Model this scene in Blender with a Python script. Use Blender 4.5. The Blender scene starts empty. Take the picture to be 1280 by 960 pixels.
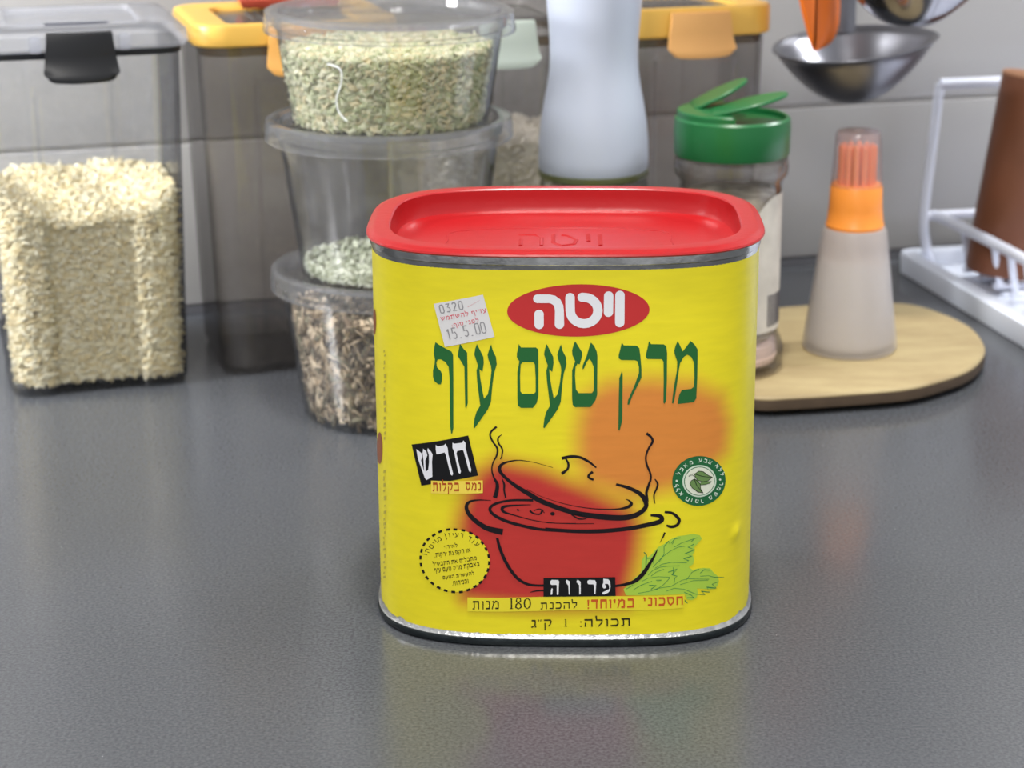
import bpy, bmesh, math, random
import numpy as np
from math import sin, cos, pi, tan, radians
from mathutils import Vector, Matrix
from mathutils.geometry import tessellate_polygon

random.seed(7); RNG = np.random.default_rng(11)
scene = bpy.context.scene
C = scene.collection

# ------------------------------------------------------------------ camera
cd = bpy.data.cameras.new('camera'); cam = bpy.data.objects.new('camera', cd); C.objects.link(cam)
PITCH, ROLL = 0.30341, -0.00644
cam.location = (0, 0, 0.28941)
cam.matrix_world = Matrix.Translation((0, 0, 0.28941)) @ Matrix.Rotation(pi/2-PITCH, 4, 'X') @ Matrix.Rotation(ROLL, 4, 'Z')
cd.sensor_width = 36; cd.lens = 2553.376/1280*36; cd.clip_start = .01; cd.clip_end = 50
cd.dof.use_dof = True; cd.dof.focus_distance = 0.665; cd.dof.aperture_fstop = 17
scene.camera = cam

# ------------------------------------------------------------------ light
scene.view_settings.view_transform = 'Standard'; scene.view_settings.look = 'None'
scene.view_settings.gamma = 1; scene.view_settings.exposure = 0.55
scene.cycles.transparent_max_bounces = 64
scene.cycles.max_bounces = 10
w = bpy.data.worlds.new('room_light'); scene.world = w; w.use_nodes = True
bg = w.node_tree.nodes['Background']
bg.inputs[0].default_value = (.93, .95, 1, 1); bg.inputs[1].default_value = 0.48

def area(name, loc, target, size, power, col=(1, .96, .9), sy=None, spread=pi):
    l = bpy.data.lights.new(name, 'AREA'); l.energy = power; l.color = col
    l.shape = 'RECTANGLE' if sy else 'DISK'; l.size = size; l.spread = spread
    if sy: l.size_y = sy
    o = bpy.data.objects.new(name, l); C.objects.link(o); o.location = loc
    o.rotation_euler = (Vector(target)-Vector(loc)).to_track_quat('-Z', 'Y').to_euler()
    return o
area('ceiling_lamp', (.05, .45, 1.75), (.05, .8, 0), .14, 15.5)
area('ceiling_lamp_wide', (.1, .40, 1.95), (.1, .8, 0), 1.0, 5, (1, .97, .93))
area('added_side_fill', (-.85, .62, .42), (-.22, 1.04, .12), .22, 1.05, (.97, .98, 1), spread=radians(52))  # added fill from the left that brightens the tiles; no real window
area('added_wall_fill_left', (-.46, .90, .56), (-.34, 1.02, .10), .10, 1.6, (.97, .98, 1))  # added light that lifts the left end of the wall
area('added_wall_fill_right', (.56, 1.10, .57), (.42, 1.22, .05), .10, 1.9, (.97, .98, 1))  # added light for a brighter wall by the dish rack
area('added_front_fill', (-.15, -.40, .95), (0, .75, .08), .32, 4.2, (1, .97, .93))  # fill added behind the camera to brighten the tin's front

# ------------------------------------------------------------------ helpers
def tag(o, label=None, cat=None, group=None, kind=None):
    if label: o['label'] = label
    if cat: o['category'] = cat
    if group: o['group'] = group
    if kind: o['kind'] = kind
    return o
def thing(name, label, cat, loc=(0, 0, 0), rz=0, group=None, rot=None):
    o = bpy.data.objects.new(name, None); C.objects.link(o); o.empty_display_size = .01
    o.location = loc; o.rotation_euler = rot if rot else (0, 0, rz)
    return tag(o, label, cat, group)
def obj(name, V, F, mat, parent=None, smooth=40, mi=None):
    me = bpy.data.meshes.new(name); me.from_pydata([tuple(v) for v in V], [], [tuple(f) for f in F]); me.update()
    bm = bmesh.new(); bm.from_mesh(me); bmesh.ops.recalc_face_normals(bm, faces=bm.faces); bm.to_mesh(me); bm.free()
    for m in (mat if isinstance(mat, (list, tuple)) else [mat]): me.materials.append(m)
    if mi is not None: me.polygons.foreach_set('material_index', mi)
    if smooth:
        me.shade_smooth(); me.set_sharp_from_angle(angle=radians(smooth))
    o = bpy.data.objects.new(name, me); C.objects.link(o)
    if parent: o.parent = parent
    return o
def loft(rings, cap0=False, cap1=False, close=False):
    n = len(rings[0]); V = [v for r in rings for v in r]; F = []
    R = len(rings)
    for i in range(R if close else R-1):
        a, b = i*n, ((i+1) % R)*n
        for j in range(n):
            k = (j+1) % n; F.append((a+j, a+k, b+k, b+j))
    if cap0: F.append(tuple(range(n))[::-1])
    if cap1: F.append(tuple((R-1)*n+j for j in range(n)))
    return V, F
def lathe(prof, seg=72, cap0=False, cap1=False, close=False, cx=0, cy=0):
    return loft([[(cx+r*cos(2*pi*j/seg), cy+r*sin(2*pi*j/seg), z) for j in range(seg)] for r, z in prof], cap0, cap1, close)
def join(*vf):
    V, F = [], []
    for v, f in vf:
        o = len(V); V += list(v); F += [tuple(o+i for i in q) for q in f]
    return V, F
def box(x0, x1, y0, y1, z0, z1):
    V = [(x, y, z) for z in (z0, z1) for y in (y0, y1) for x in (x0, x1)]
    return V, [(0, 2, 3, 1), (4, 5, 7, 6), (0, 1, 5, 4), (2, 6, 7, 3), (0, 4, 6, 2), (1, 3, 7, 5)]
def catmull(P, k=6, closed=False):
    P = [np.array(p, float) for p in P]; n = len(P)
    if n < 3: return P
    out = []
    for i in range(n if closed else n-1):
        g = (lambda j: P[j % n]) if closed else (lambda j: P[min(max(j, 0), n-1)])
        a, b, c, d = g(i-1), g(i), g(i+1), g(i+2)
        for t in np.arange(k)/k:
            out.append(.5*(2*b+(c-a)*t+(2*a-5*b+4*c-d)*t*t+(-a+3*b-3*c+d)*t**3))
    if not closed: out.append(P[-1])
    return out
def tube(path, r, seg=10, sm=0, caps=True):
    P = [Vector(p) for p in (catmull(path, sm) if sm else path)]
    rings = []; up = None
    for i, p in enumerate(P):
        d = (P[min(i+1, len(P)-1)]-P[max(i-1, 0)]).normalized()
        if up is None: up = d.orthogonal().normalized()
        up = (up-d*up.dot(d)).normalized(); s = d.cross(up)
        rr = r[i] if isinstance(r, (list, tuple)) else r
        rings.append([tuple(p+up*rr*cos(2*pi*j/seg)+s*rr*sin(2*pi*j/seg)) for j in range(seg)])
    return loft(rings, caps, caps)
def sellipse(a, b, n, m=160, cx=0, cy=0):
    out = []
    for i in range(m):
        t = -pi/2+2*pi*i/m; c, s = cos(t), sin(t)
        out.append((cx+a*math.copysign(abs(c)**(2/n), c), cy+b*math.copysign(abs(s)**(2/n), s)))
    return out
def rrect(x0, x1, y0, y1, r, inset=0, iw=.022, ns=8, nf=36):
    """rounded rectangle, front/back edges densely sampled with an optional recessed middle panel"""
    P = []
    cx = (x0+x1)/2
    def dip(x):
        t = (iw-abs(x-cx))/.003; t = min(max(t, 0), 1); return inset*t*t*(3-2*t)
    for i in range(nf): x = x0+r+(x1-x0-2*r)*i/nf; P.append((x, y0+dip(x)))
    for i in range(ns): t = -pi/2+pi/2*i/ns; P.append((x1-r+r*cos(t), y0+r+r*sin(t)))
    for i in range(10): P.append((x1, y0+r+(y1-y0-2*r)*i/10))
    for i in range(ns): t = pi/2*i/ns; P.append((x1-r+r*cos(t), y1-r+r*sin(t)))
    for i in range(nf): x = x1-r-(x1-x0-2*r)*i/nf; P.append((x, y1-dip(x)))
    for i in range(ns): t = pi/2+pi/2*i/ns; P.append((x0+r+r*cos(t), y1-r+r*sin(t)))
    for i in range(10): P.append((x0, y1-r-(y1-y0-2*r)*i/10))
    for i in range(ns): t = pi+pi/2*i/ns; P.append((x0+r+r*cos(t), y0+r+r*sin(t)))
    return P
def lift(ring, z): return [(x, y, z) for x, y in ring]
def prism(poly, z0, z1, bev=0):
    """solid from an outline with softened top and bottom edges"""
    c = np.mean(np.array(poly), 0)
    def inn(d):
        P = np.array(poly); n = len(P); out = []
        for i in range(n):
            t = P[(i+1) % n]-P[i-1]; t = t/np.linalg.norm(t); out.append(tuple(P[i]+np.array([-t[1], t[0]])*d))
        return out
    if not bev: return loft([lift(poly, z0), lift(poly, z1)], True, True)
    return loft([lift(inn(bev), z0), lift(poly, z0+bev), lift(poly, z1-bev), lift(inn(bev), z1)], True, True)

# ------------------------------------------------------------------ materials
def srgb(r, g, b):
    f = lambda c: (c/255/12.92 if c/255 <= .04045 else ((c/255+.055)/1.055)**2.4)
    return (f(r), f(g), f(b), 1)
def newmat(name):
    m = bpy.data.materials.new(name); m.use_nodes = True; nt = m.node_tree
    return m, nt, nt.nodes['Principled BSDF'], nt.nodes['Material Output']
def pr(name, col, rough=.5, metal=0, bump=0, bscale=200, var=0, vscale=60, coat=0, spec=.5, sss=0, trans=0, aniso=None):
    m, nt, b, out = newmat(name)
    b.inputs['Base Color'].default_value = col; b.inputs['Roughness'].default_value = rough
    b.inputs['Metallic'].default_value = metal; b.inputs['Specular IOR Level'].default_value = spec
    b.inputs['Coat Weight'].default_value = coat; b.inputs['Coat Roughness'].default_value = .08
    if sss: b.inputs['Subsurface Weight'].default_value = sss; b.inputs['Subsurface Radius'].default_value = (.004, .003, .002); b.inputs['Subsurface Scale'].default_value = 1
    if trans: b.inputs['Transmission Weight'].default_value = trans
    tc = nt.nodes.new('ShaderNodeTexCoord')
    if var:
        n = nt.nodes.new('ShaderNodeTexNoise'); n.inputs['Scale'].default_value = vscale; n.inputs['Detail'].default_value = 5
        nt.links.new(tc.outputs['Object'], n.inputs['Vector'])
        r = nt.nodes.new('ShaderNodeMapRange'); r.inputs['From Min'].default_value = .3; r.inputs['From Max'].default_value = .7
        r.inputs['To Min'].default_value = 1-var; r.inputs['To Max'].default_value = 1+var
        nt.links.new(n.outputs['Fac'], r.inputs['Value'])
        v = nt.nodes.new('ShaderNodeVectorMath'); v.operation = 'SCALE'; v.inputs[0].default_value = col[:3]
        nt.links.new(r.outputs[0], v.inputs['Scale']); nt.links.new(v.outputs[0], b.inputs['Base Color'])
    if bump:
        n = nt.nodes.new('ShaderNodeTexNoise'); n.inputs['Scale'].default_value = bscale; n.inputs['Detail'].default_value = 4
        nt.links.new(tc.outputs['Object'], n.inputs['Vector'])
        bp = nt.nodes.new('ShaderNodeBump'); bp.inputs['Strength'].default_value = bump; bp.inputs['Distance'].default_value = .001
        nt.links.new(n.outputs['Fac'], bp.inputs['Height']); nt.links.new(bp.outputs[0], b.inputs['Normal'])
    return m
def clear(name, tint=(.93, .94, .95), edge=(.35, .36, .38), rough=.06, milky=0, mcol=(.8, .8, .82), refl=1.0, scuff=.0):
    """thin see-through plastic or glass: tint, darker where one looks along the wall, mirror part by Fresnel"""
    m, nt, b, out = newmat(name); nt.nodes.remove(b); N = nt.nodes.new; L = nt.links.new
    tr = N('ShaderNodeBsdfTransparent'); gl = N('ShaderNodeBsdfGlossy'); gl.inputs['Roughness'].default_value = rough
    lw = N('ShaderNodeLayerWeight'); lw.inputs['Blend'].default_value = .5
    p = N('ShaderNodeMath'); p.operation = 'POWER'; p.inputs[1].default_value = 3; L(lw.outputs['Facing'], p.inputs[0])
    mx = N('ShaderNodeMixRGB'); mx.inputs[1].default_value = (*tint, 1); mx.inputs[2].default_value = (*edge, 1)
    L(p.outputs[0], mx.inputs[0]); L(mx.outputs[0], tr.inputs[0])
    # Schlick reflectance, the same from inside and outside the wall
    l2 = N('ShaderNodeLayerWeight'); l2.inputs['Blend'].default_value = .5
    f5 = N('ShaderNodeMath'); f5.operation = 'POWER'; f5.inputs[1].default_value = 5; L(l2.outputs['Facing'], f5.inputs[0])
    fm = N('ShaderNodeMath'); fm.operation = 'MULTIPLY_ADD'; fm.inputs[1].default_value = .55*refl; fm.inputs[2].default_value = .035*refl; fm.use_clamp = True; L(f5.outputs[0], fm.inputs[0])
    base = tr
    if milky:
        df = N('ShaderNodeBsdfDiffuse'); df.inputs[0].default_value = (*mcol, 1)
        tl = N('ShaderNodeBsdfTranslucent'); tl.inputs[0].default_value = (*mcol, 1)
        dm = N('ShaderNodeMixShader'); dm.inputs[0].default_value = .5; L(df.outputs[0], dm.inputs[1]); L(tl.outputs[0], dm.inputs[2])
        mm = N('ShaderNodeMixShader'); mm.inputs[0].default_value = milky
        if scuff:
            tc = N('ShaderNodeTexCoord'); n = N('ShaderNodeTexNoise'); n.inputs['Scale'].default_value = 90; n.inputs['Detail'].default_value = 6
            L(tc.outputs['Object'], n.inputs['Vector'])
            r = N('ShaderNodeMapRange'); r.inputs['From Min'].default_value = .45; r.inputs['From Max'].default_value = .75
            r.inputs['To Min'].default_value = milky; r.inputs['To Max'].default_value = milky+scuff
            L(n.outputs['Fac'], r.inputs['Value']); L(r.outputs[0], mm.inputs[0])
        L(tr.outputs[0], mm.inputs[1]); L(dm.outputs[0], mm.inputs[2]); base = mm
    mix = N('ShaderNodeMixShader'); L(fm.outputs[0], mix.inputs[0]); L(base.outputs[0], mix.inputs[1]); L(gl.outputs[0], mix.inputs[2])
    L(mix.outputs[0], out.inputs[0])
    return m

# many small loose bits joined into one mesh: template verts scaled and turned per bit
def scatter(name, P, D, size, TV, TF, mats, parent=None):
    P = np.asarray(P); D = np.asarray(D); D /= np.linalg.norm(D, axis=1)[:, None]; n = len(P)
    A = RNG.normal(size=(n, 3)); U = np.cross(D, A); U /= np.linalg.norm(U, axis=1)[:, None]; W = np.cross(D, U)
    TV = np.asarray(TV, float); size = np.asarray(size)
    V = P[:, None]+D[:, None]*(TV[None, :, 0]*size[:, None, 0][:, :])[..., None]+U[:, None]*(TV[None, :, 1]*size[:, 1][:, None])[..., None]+W[:, None]*(TV[None, :, 2]*size[:, 2][:, None])[..., None]
    k = len(TV); TF = np.asarray(TF); F = (TF[None]+np.arange(n)[:, None, None]*k).reshape(-1, TF.shape[1])
    me = bpy.data.meshes.new(name); me.vertices.add(n*k); me.vertices.foreach_set('co', V.reshape(-1))
    q = TF.shape[1]; me.loops.add(F.size); me.loops.foreach_set('vertex_index', F.reshape(-1)); me.polygons.add(len(F))
    me.polygons.foreach_set('loop_start', np.arange(len(F))*q); me.polygons.foreach_set('loop_total', np.full(len(F), q))
    for m in mats: me.materials.append(m)
    me.polygons.foreach_set('material_index', np.repeat(RNG.integers(0, len(mats), n), len(TF)).astype(np.int32))
    me.update(calc_edges=True); me.validate()
    o = bpy.data.objects.new(name, me); C.objects.link(o)
    if parent: o.parent = parent
    return o
def spindle(seg=5):
    V = [(-.5, 0, 0)]+[(x, .5*r*cos(2*pi*j/seg), .5*r*sin(2*pi*j/seg)) for x, r in ((-.32, .75), (.05, 1), (.36, .65)) for j in range(seg)]+[(.5, 0, 0)]
    F = []
    for j in range(seg):
        k = (j+1) % seg
        F.append((0, 1+k, 1+j))
        for a in (1, 1+seg): F += [(a+j, a+k, a+seg+k), (a+j, a+seg+k, a+seg+j)]
        F.append((1+2*seg+j, 1+2*seg+k, 1+3*seg))
    return V, F
def flake():
    V = [(-.5, -.3, 0), (-.5, .3, .1), (0, -.5, .45), (0, .5, .5), (.5, -.25, 0), (.5, .2, -.1)]
    V2 = [(x, y, z-.35) for x, y, z in V]
    T = [(0, 2, 3), (0, 3, 1), (2, 4, 5), (2, 5, 3)]
    return V+V2, T+[(a+6, c+6, b+6) for a, b, c in T]+[(0, 6, 8), (0, 8, 2), (2, 8, 10), (2, 10, 4), (1, 3, 9), (1, 9, 7), (3, 5, 11), (3, 11, 9), (0, 1, 7), (0, 7, 6), (4, 10, 11), (4, 11, 5)]

# ------------------------------------------------------------------ the setting
WY = .28125; WD = 1.1042
def counter_mat():
    m, nt, b, out = newmat('quartz_worktop'); N = nt.nodes.new; L = nt.links.new
    tc = N('ShaderNodeTexCoord')
    n1 = N('ShaderNodeTexNoise'); n1.inputs['Scale'].default_value = 900; n1.inputs['Detail'].default_value = 3; L(tc.outputs['Object'], n1.inputs['Vector'])
    n2 = N('ShaderNodeTexNoise'); n2.inputs['Scale'].default_value = 9; n2.inputs['Detail'].default_value = 5; L(tc.outputs['Object'], n2.inputs['Vector'])
    vo = N('ShaderNodeTexVoronoi'); vo.inputs['Scale'].default_value = 380; L(tc.outputs['Object'], vo.inputs['Vector'])
    cr = N('ShaderNodeValToRGB'); e = cr.color_ramp.elements
    e[0].position = .3; e[0].color = (.048, .052, .060, 1); e[1].position = .72; e[1].color = (.098, .104, .114, 1); L(n1.outputs['Fac'], cr.inputs[0])
    r2 = N('ShaderNodeMapRange'); r2.inputs['From Min'].default_value = 0; r2.inputs['From Max'].default_value = .12; r2.inputs['To Min'].default_value = .0; r2.inputs['To Max'].default_value = 1; L(vo.outputs['Distance'], r2.inputs['Value'])
    sp = N('ShaderNodeMath'); sp.operation = 'GREATER_THAN'; sp.inputs[1].default_value = .955
    L(vo.outputs['Color'], sp.inputs[0])
    inv = N('ShaderNodeMath'); inv.operation = 'SUBTRACT'; inv.inputs[0].default_value = 1; L(r2.outputs[0], inv.inputs[1])
    ml = N('ShaderNodeMath'); ml.operation = 'MULTIPLY'; L(inv.outputs[0], ml.inputs[0]); L(sp.outputs[0], ml.inputs[1])
    mx = N('ShaderNodeMixRGB'); L(ml.outputs[0], mx.inputs[0]); L(cr.outputs[0], mx.inputs[1]); mx.inputs[2].default_value = (.42, .43, .45, 1)
    L(mx.outputs[0], b.inputs['Base Color'])
    rr = N('ShaderNodeMapRange'); rr.inputs['From Min'].default_value = .35; rr.inputs['From Max'].default_value = .65; rr.inputs['To Min'].default_value = .17; rr.inputs['To Max'].default_value = .26; L(n2.outputs['Fac'], rr.inputs['Value']); L(rr.outputs[0], b.inputs['Roughness'])
    b.inputs['Specular IOR Level'].default_value = .5
    return m
wt = obj('worktop', *prism([(-1.3, .18), (1.3, .18), (1.3, WD+1.3*tan(WY)-.0002), (-1.3, WD-1.3*tan(WY)-.0002)], -.03, 0, .002), counter_mat(), smooth=0)
tag(wt, 'dark grey speckled quartz kitchen worktop under everything', 'worktop')
cab = thing('base_cabinet', 'plain base cabinet under the grey worktop', 'cabinet')
cm = pr('cabinet_white', srgb(215, 214, 210), .45, var=.03)
obj('carcass', *box(-1.25, 1.25, .24, .72, -.88, -.03), cm, cab)
for i in range(4):
    d = obj('door', *box(-1.245+i*.625, -.63+i*.625, .221, .24, -.86, -.04), cm, cab)
fl = obj('floor', *box(-2.2, 2.2, -1.5, 2.2, -.92, -.88), pr('floor_tile', srgb(176, 170, 160), .4, var=.06), smooth=0); tag(fl, kind='structure')

wall = obj('wall_back', [(x, WD+x*tan(WY)+dy, z) for dy in (.0024, .06) for z in (-.88, 1.5) for x in (-1.6, 1.6)],
           [(0, 1, 3, 2), (4, 6, 7, 5), (0, 4, 5, 1), (2, 3, 7, 6), (0, 2, 6, 4), (1, 5, 7, 3)],
           pr('grout', srgb(196, 194, 190), .8, var=.08, bump=.2), smooth=0)
tag(wall, kind='structure')
tile_m = pr('tile_glaze', srgb(174, 172, 170), .22, var=.012, vscale=7, bump=.06, bscale=12)
def tile_mesh(w_, h_):
    g = .0009; P = [(g, g), (w_-g, g), (w_-g, h_-g), (g, h_-g)]
    def ring(d, y): return [(P[0][0]+d, y, P[0][1]+d), (P[1][0]-d, y, P[1][1]+d), (P[2][0]-d, y, P[2][1]-d), (P[3][0]+d, y, P[3][1]-d)]
    return loft([ring(0, .0022), ring(0, .0012), ring(.0006, .0004), ring(.002, 0)], True, True)
COLS = [-1.36+i*.45 for i in range(6)]
rows = [(.0035, .0923-.0035)]+[(.0923+i*.25, .25) for i in range(5)]
for z0, hh in rows:
    src = None
    for s in COLS:
        if src is None: src = obj('tile', *tile_mesh(.45, hh), tile_m, wall, smooth=30); t = src
        else: t = src.copy(); C.objects.link(t); t.parent = wall
        t.location = (s*cos(WY), WD+s*sin(WY), z0); t.rotation_euler = (0, 0, WY)
# dark silicone joint between tiles and worktop
sj = obj('trim_1', [(s*cos(WY)+o*sin(WY), WD+s*sin(WY)-o*cos(WY), z) for s, in ((-1.3,), (1.3,)) for o, z in ((-.004, .0002), (.003, .0002), (.0012, .0040), (-.004, .0042))],
         [(0, 1, 5, 4), (1, 2, 6, 5), (2, 3, 7, 6), (3, 0, 4, 7), (0, 3, 2, 1), (4, 5, 6, 7)], pr('silicone', srgb(66, 66, 70), .5), smooth=0)
tag(sj, kind='structure')

# unseen cupboard above the view, added to keep light off the wall
wc = thing('added_shade_cupboard', 'unseen white cupboard added above the worktop to shade the wall', 'cupboard', (0, WD, 0), WY)
obj('shade_blocker_body', *box(-1.1, 1.15, -.28, -.001, .60, 1.25), cm, wc)
for i in range(4): obj('door', *box(-1.098+i*.5625, -.5385+i*.5625, -.299, -.281, .602, 1.248), cm, wc)

# ------------------------------------------------------------------ the soup tin
TA, TB, TN, TH = .065, .05056, 3.32978, .13621
tin = thing('soup_powder_tin', 'yellow rectangular tin with red plastic lid and cooking pot drawing, in the foreground', 'tin', (.0184, .67953, 0), -.02593)
# arc length table of the rounded outline, measured from the middle of the front
_T = np.linspace(-pi, pi, 40001)
_X = TA*np.sign(np.sin(_T))*np.abs(np.sin(_T))**(2/TN); _Y = -TB*np.sign(np.cos(_T))*np.abs(np.cos(_T))**(2/TN)
_S = np.concatenate([[0], np.cumsum(np.hypot(np.diff(_X), np.diff(_Y)))]); _S -= np.interp(0, _T, _S)
PER = _S[-1]-_S[0]
def on_tin(s, z, off=0):
    x = np.interp(s, _S, _X); y = np.interp(s, _S, _Y)
    nx = np.sign(x)*abs(x/TA)**(TN-1)/TA; ny = np.sign(y)*abs(y/TB)**(TN-1)/TB; l = math.hypot(nx, ny)
    return (float(x+nx/l*off), float(y+ny/l*off), z)
def sstep(a, b, x): t = np.clip((x-a)/(b-a), 0, 1); return t*t*(3-2*t)
def sd_poly(p, V):
    V = np.array(V, float); n = len(V); d = 1e9; ins = False
    for i in range(n):
        a, b = V[i], V[i-1]; e = b-a; w_ = p-a
        q = w_-e*min(max(w_@e/(e@e), 0), 1); d = min(d, math.hypot(*q))
        if (a[1] > p[1]) != (b[1] > p[1]) and p[0] < (b[0]-a[0])*(p[1]-a[1])/(b[1]-a[1])+a[0]: ins = not ins
    return d if ins else -d
YEL = np.array(srgb(244, 228, 40)[:3]); RED = np.array(srgb(200, 58, 52)[:3]); ORA = np.array(srgb(228, 142, 62)[:3])
RP = [(-28, 62), (-22, 66), (-8, 63), (8, 56), (20, 50), (23, 47), (25, 42), (24, 33), (20, 15), (-5, 14), (-34, 16), (-36, 30), (-35, 45), (-32, 55)]
OP = [(4, 76), (6, 88), (14, 93), (28, 94), (42, 92), (53, 86), (57, 76), (56, 66), (48, 60), (38, 56), (22, 53), (8, 58), (4, 66)]
def print_colour(s, z):
    p = np.array([s*1000, z*1000])
    if abs(p[0]) > 66 or z > .105: return YEL
    a = sstep(-6, 5.5, sd_poly(p, OP)); c = YEL*(1-a)+ORA*a
    r = sstep(-6.5, 5, sd_poly(p, RP))
    return c*(1-r)+RED*r
body_V, body_C = [], []
ZB0, ZB1 = .0026, .1316
ns, nz = 260, 92
ragged = [0.0004*math.sin(i*.7)+.0005*math.sin(i*1.93+1)+.0009*random.random()+.0012*max(0, abs(-PER/2+PER*i/260)-.048)/.02 for i in range(ns)]
for k in range(nz+1):
    for i in range(ns):
        s = -PER/2+PER*i/ns
        lo = ZB0+.0008+max(0, ragged[i])*.8
        z = lo+(ZB1-.0002*math.sin(i*.35)-lo)*k/nz
        dent = .0009*math.exp(-((s-.0614)**2+(z-.0357)**2)/(2*.0014**2))
        body_V.append(on_tin(s, z, dent)); body_C.append(print_colour(s, z))
body_F = [(k*ns+i, k*ns+(i+1) % ns, (k+1)*ns+(i+1) % ns, (k+1)*ns+i) for k in range(nz) for i in range(ns)]
def label_mat():
    m, nt, b, out = newmat('printed_label'); N = nt.nodes.new; L = nt.links.new
    at = N('ShaderNodeAttribute'); at.attribute_name = 'print'
    tc = N('ShaderNodeTexCoord'); mp = N('ShaderNodeMapping'); mp.inputs['Scale'].default_value = (1, 1, 5); L(tc.outputs['Object'], mp.inputs[0])
    n = N('ShaderNodeTexNoise'); n.inputs['Scale'].default_value = 90; n.inputs['Detail'].default_value = 5; L(mp.outputs[0], n.inputs['Vector'])
    r = N('ShaderNodeMapRange'); r.inputs['From Min'].default_value = .3; r.inputs['From Max'].default_value = .7; r.inputs['To Min'].default_value = .96; r.inputs['To Max'].default_value = 1.03; L(n.outputs['Fac'], r.inputs['Value'])
    v = N('ShaderNodeVectorMath'); v.operation = 'SCALE'; L(at.outputs['Color'], v.inputs[0]); L(r.outputs[0], v.inputs['Scale']); L(v.outputs[0], b.inputs['Base Color'])
    bp = N('ShaderNodeBump'); bp.inputs['Strength'].default_value = .10; bp.inputs['Distance'].default_value = .0005; L(n.outputs['Fac'], bp.inputs['Height']); L(bp.outputs[0], b.inputs['Normal'])
    b.inputs['Roughness'].default_value = .38; b.inputs['Specular IOR Level'].default_value = .35
    return m
body = obj('label_wrap', body_V, body_F, label_mat(), tin)
body['label'] = 'yellow paper label with red and orange patches'
ca = body.data.color_attributes.new('print', 'FLOAT_COLOR', 'POINT')
ca.data.foreach_set('color', np.concatenate([np.array(body_C), np.ones((len(body_C), 1))], 1).astype(np.float32).ravel())

def souter(off, z, n=TN, m=240): return lift(sellipse(TA+off, TB+off, n, m), z)
metal = pr('tin_plate', srgb(205, 205, 202), .32, metal=1, bump=.5, bscale=500, var=.25, vscale=260)
dark_metal = pr('tin_plate_rim', srgb(70, 76, 78), .4, metal=1, bump=.3, bscale=400, var=.2, vscale=200)
obj('can_body', *loft([souter(-.0006, .0012), souter(-.0002, .0024), souter(-.0002, .1258), souter(-.001, .1262)], True, True), metal, tin)
obj('bottom_flange', *loft([souter(-.0010, .0054), souter(-.0001, .0054), souter(.0000, .0042), souter(.0009, .0030), souter(.0008, .0024), souter(-.0010, .0024)], close=True), metal, tin)
obj('bottom_rim', *loft([souter(-.003, .0), souter(.0002, 0), souter(.0010, .0005), souter(.0013, .0016), souter(.0011, .0027), souter(-.0008, .0029)], True, True), dark_metal, tin)
obj('top_rim', *loft([souter(-.0010, .1272), souter(-.0002, .1274), souter(.0001, .1316), souter(.0005, .1320), souter(.0005, .1343), souter(-.001, .1345)], close=True), pr('tin_plate_seam', srgb(168, 168, 166), .2, metal=1, bump=.35, bscale=120, var=.2, vscale=200), tin)
red = pr('red_plastic', srgb(168, 22, 26), .30, bump=.08, bscale=300, sss=.0)
lid_prof = [(-.004, .1343), (.0004, .1343), (.0013, .1345), (.0017, .1350), (.0014, .13555), (.0006, .1358), (.0003, .1359), (-.0004, .1363), (-.0015, .1365), (-.0052, .13655), (-.0058, .1365), (-.0062, .1361), (-.0063, .1340), (-.0065, .1300), (-.0071, .1286), (-.0082, .1281), (-.012, .1280)]
lid = obj('lid', *loft([souter(o, z) for o, z in lid_prof], False, True), red, tin, smooth=35); lid['label'] = 'red plastic lid with recessed top'
# raised oval frame and raised word on the lid floor
em = [tube([(x*.95-.002, y*.95, .12795) for x, y in catmull([(-.036, -.012), (-.04, 0), (-.036, .014), (0, .019), (.036, .014), (.04, 0), (.036, -.012), (0, -.017)], 8, True)]+[(-.0362, -.0114, .12795)], .0003, 6)]
def emb(P): em.append(tube([(x-.002, y, .1274) for x, y in P], .0010, 8))
emb([(.014, .008), (.014, -.008)]); emb([(.010, .008), (.010, -.002)])
emb([(-.002, .008), (-.002, -.004), (.001, -.008), (.005, -.006), (.006, 0), (.003, .006), (.001, .007)])
emb([(-.014, .007), (-.008, .007), (-.006, .003), (-.006, -.008)]); emb([(-.013, .001), (-.013, -.008)])
o = obj('embossed_mark', *join(*em), red, lid)

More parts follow.
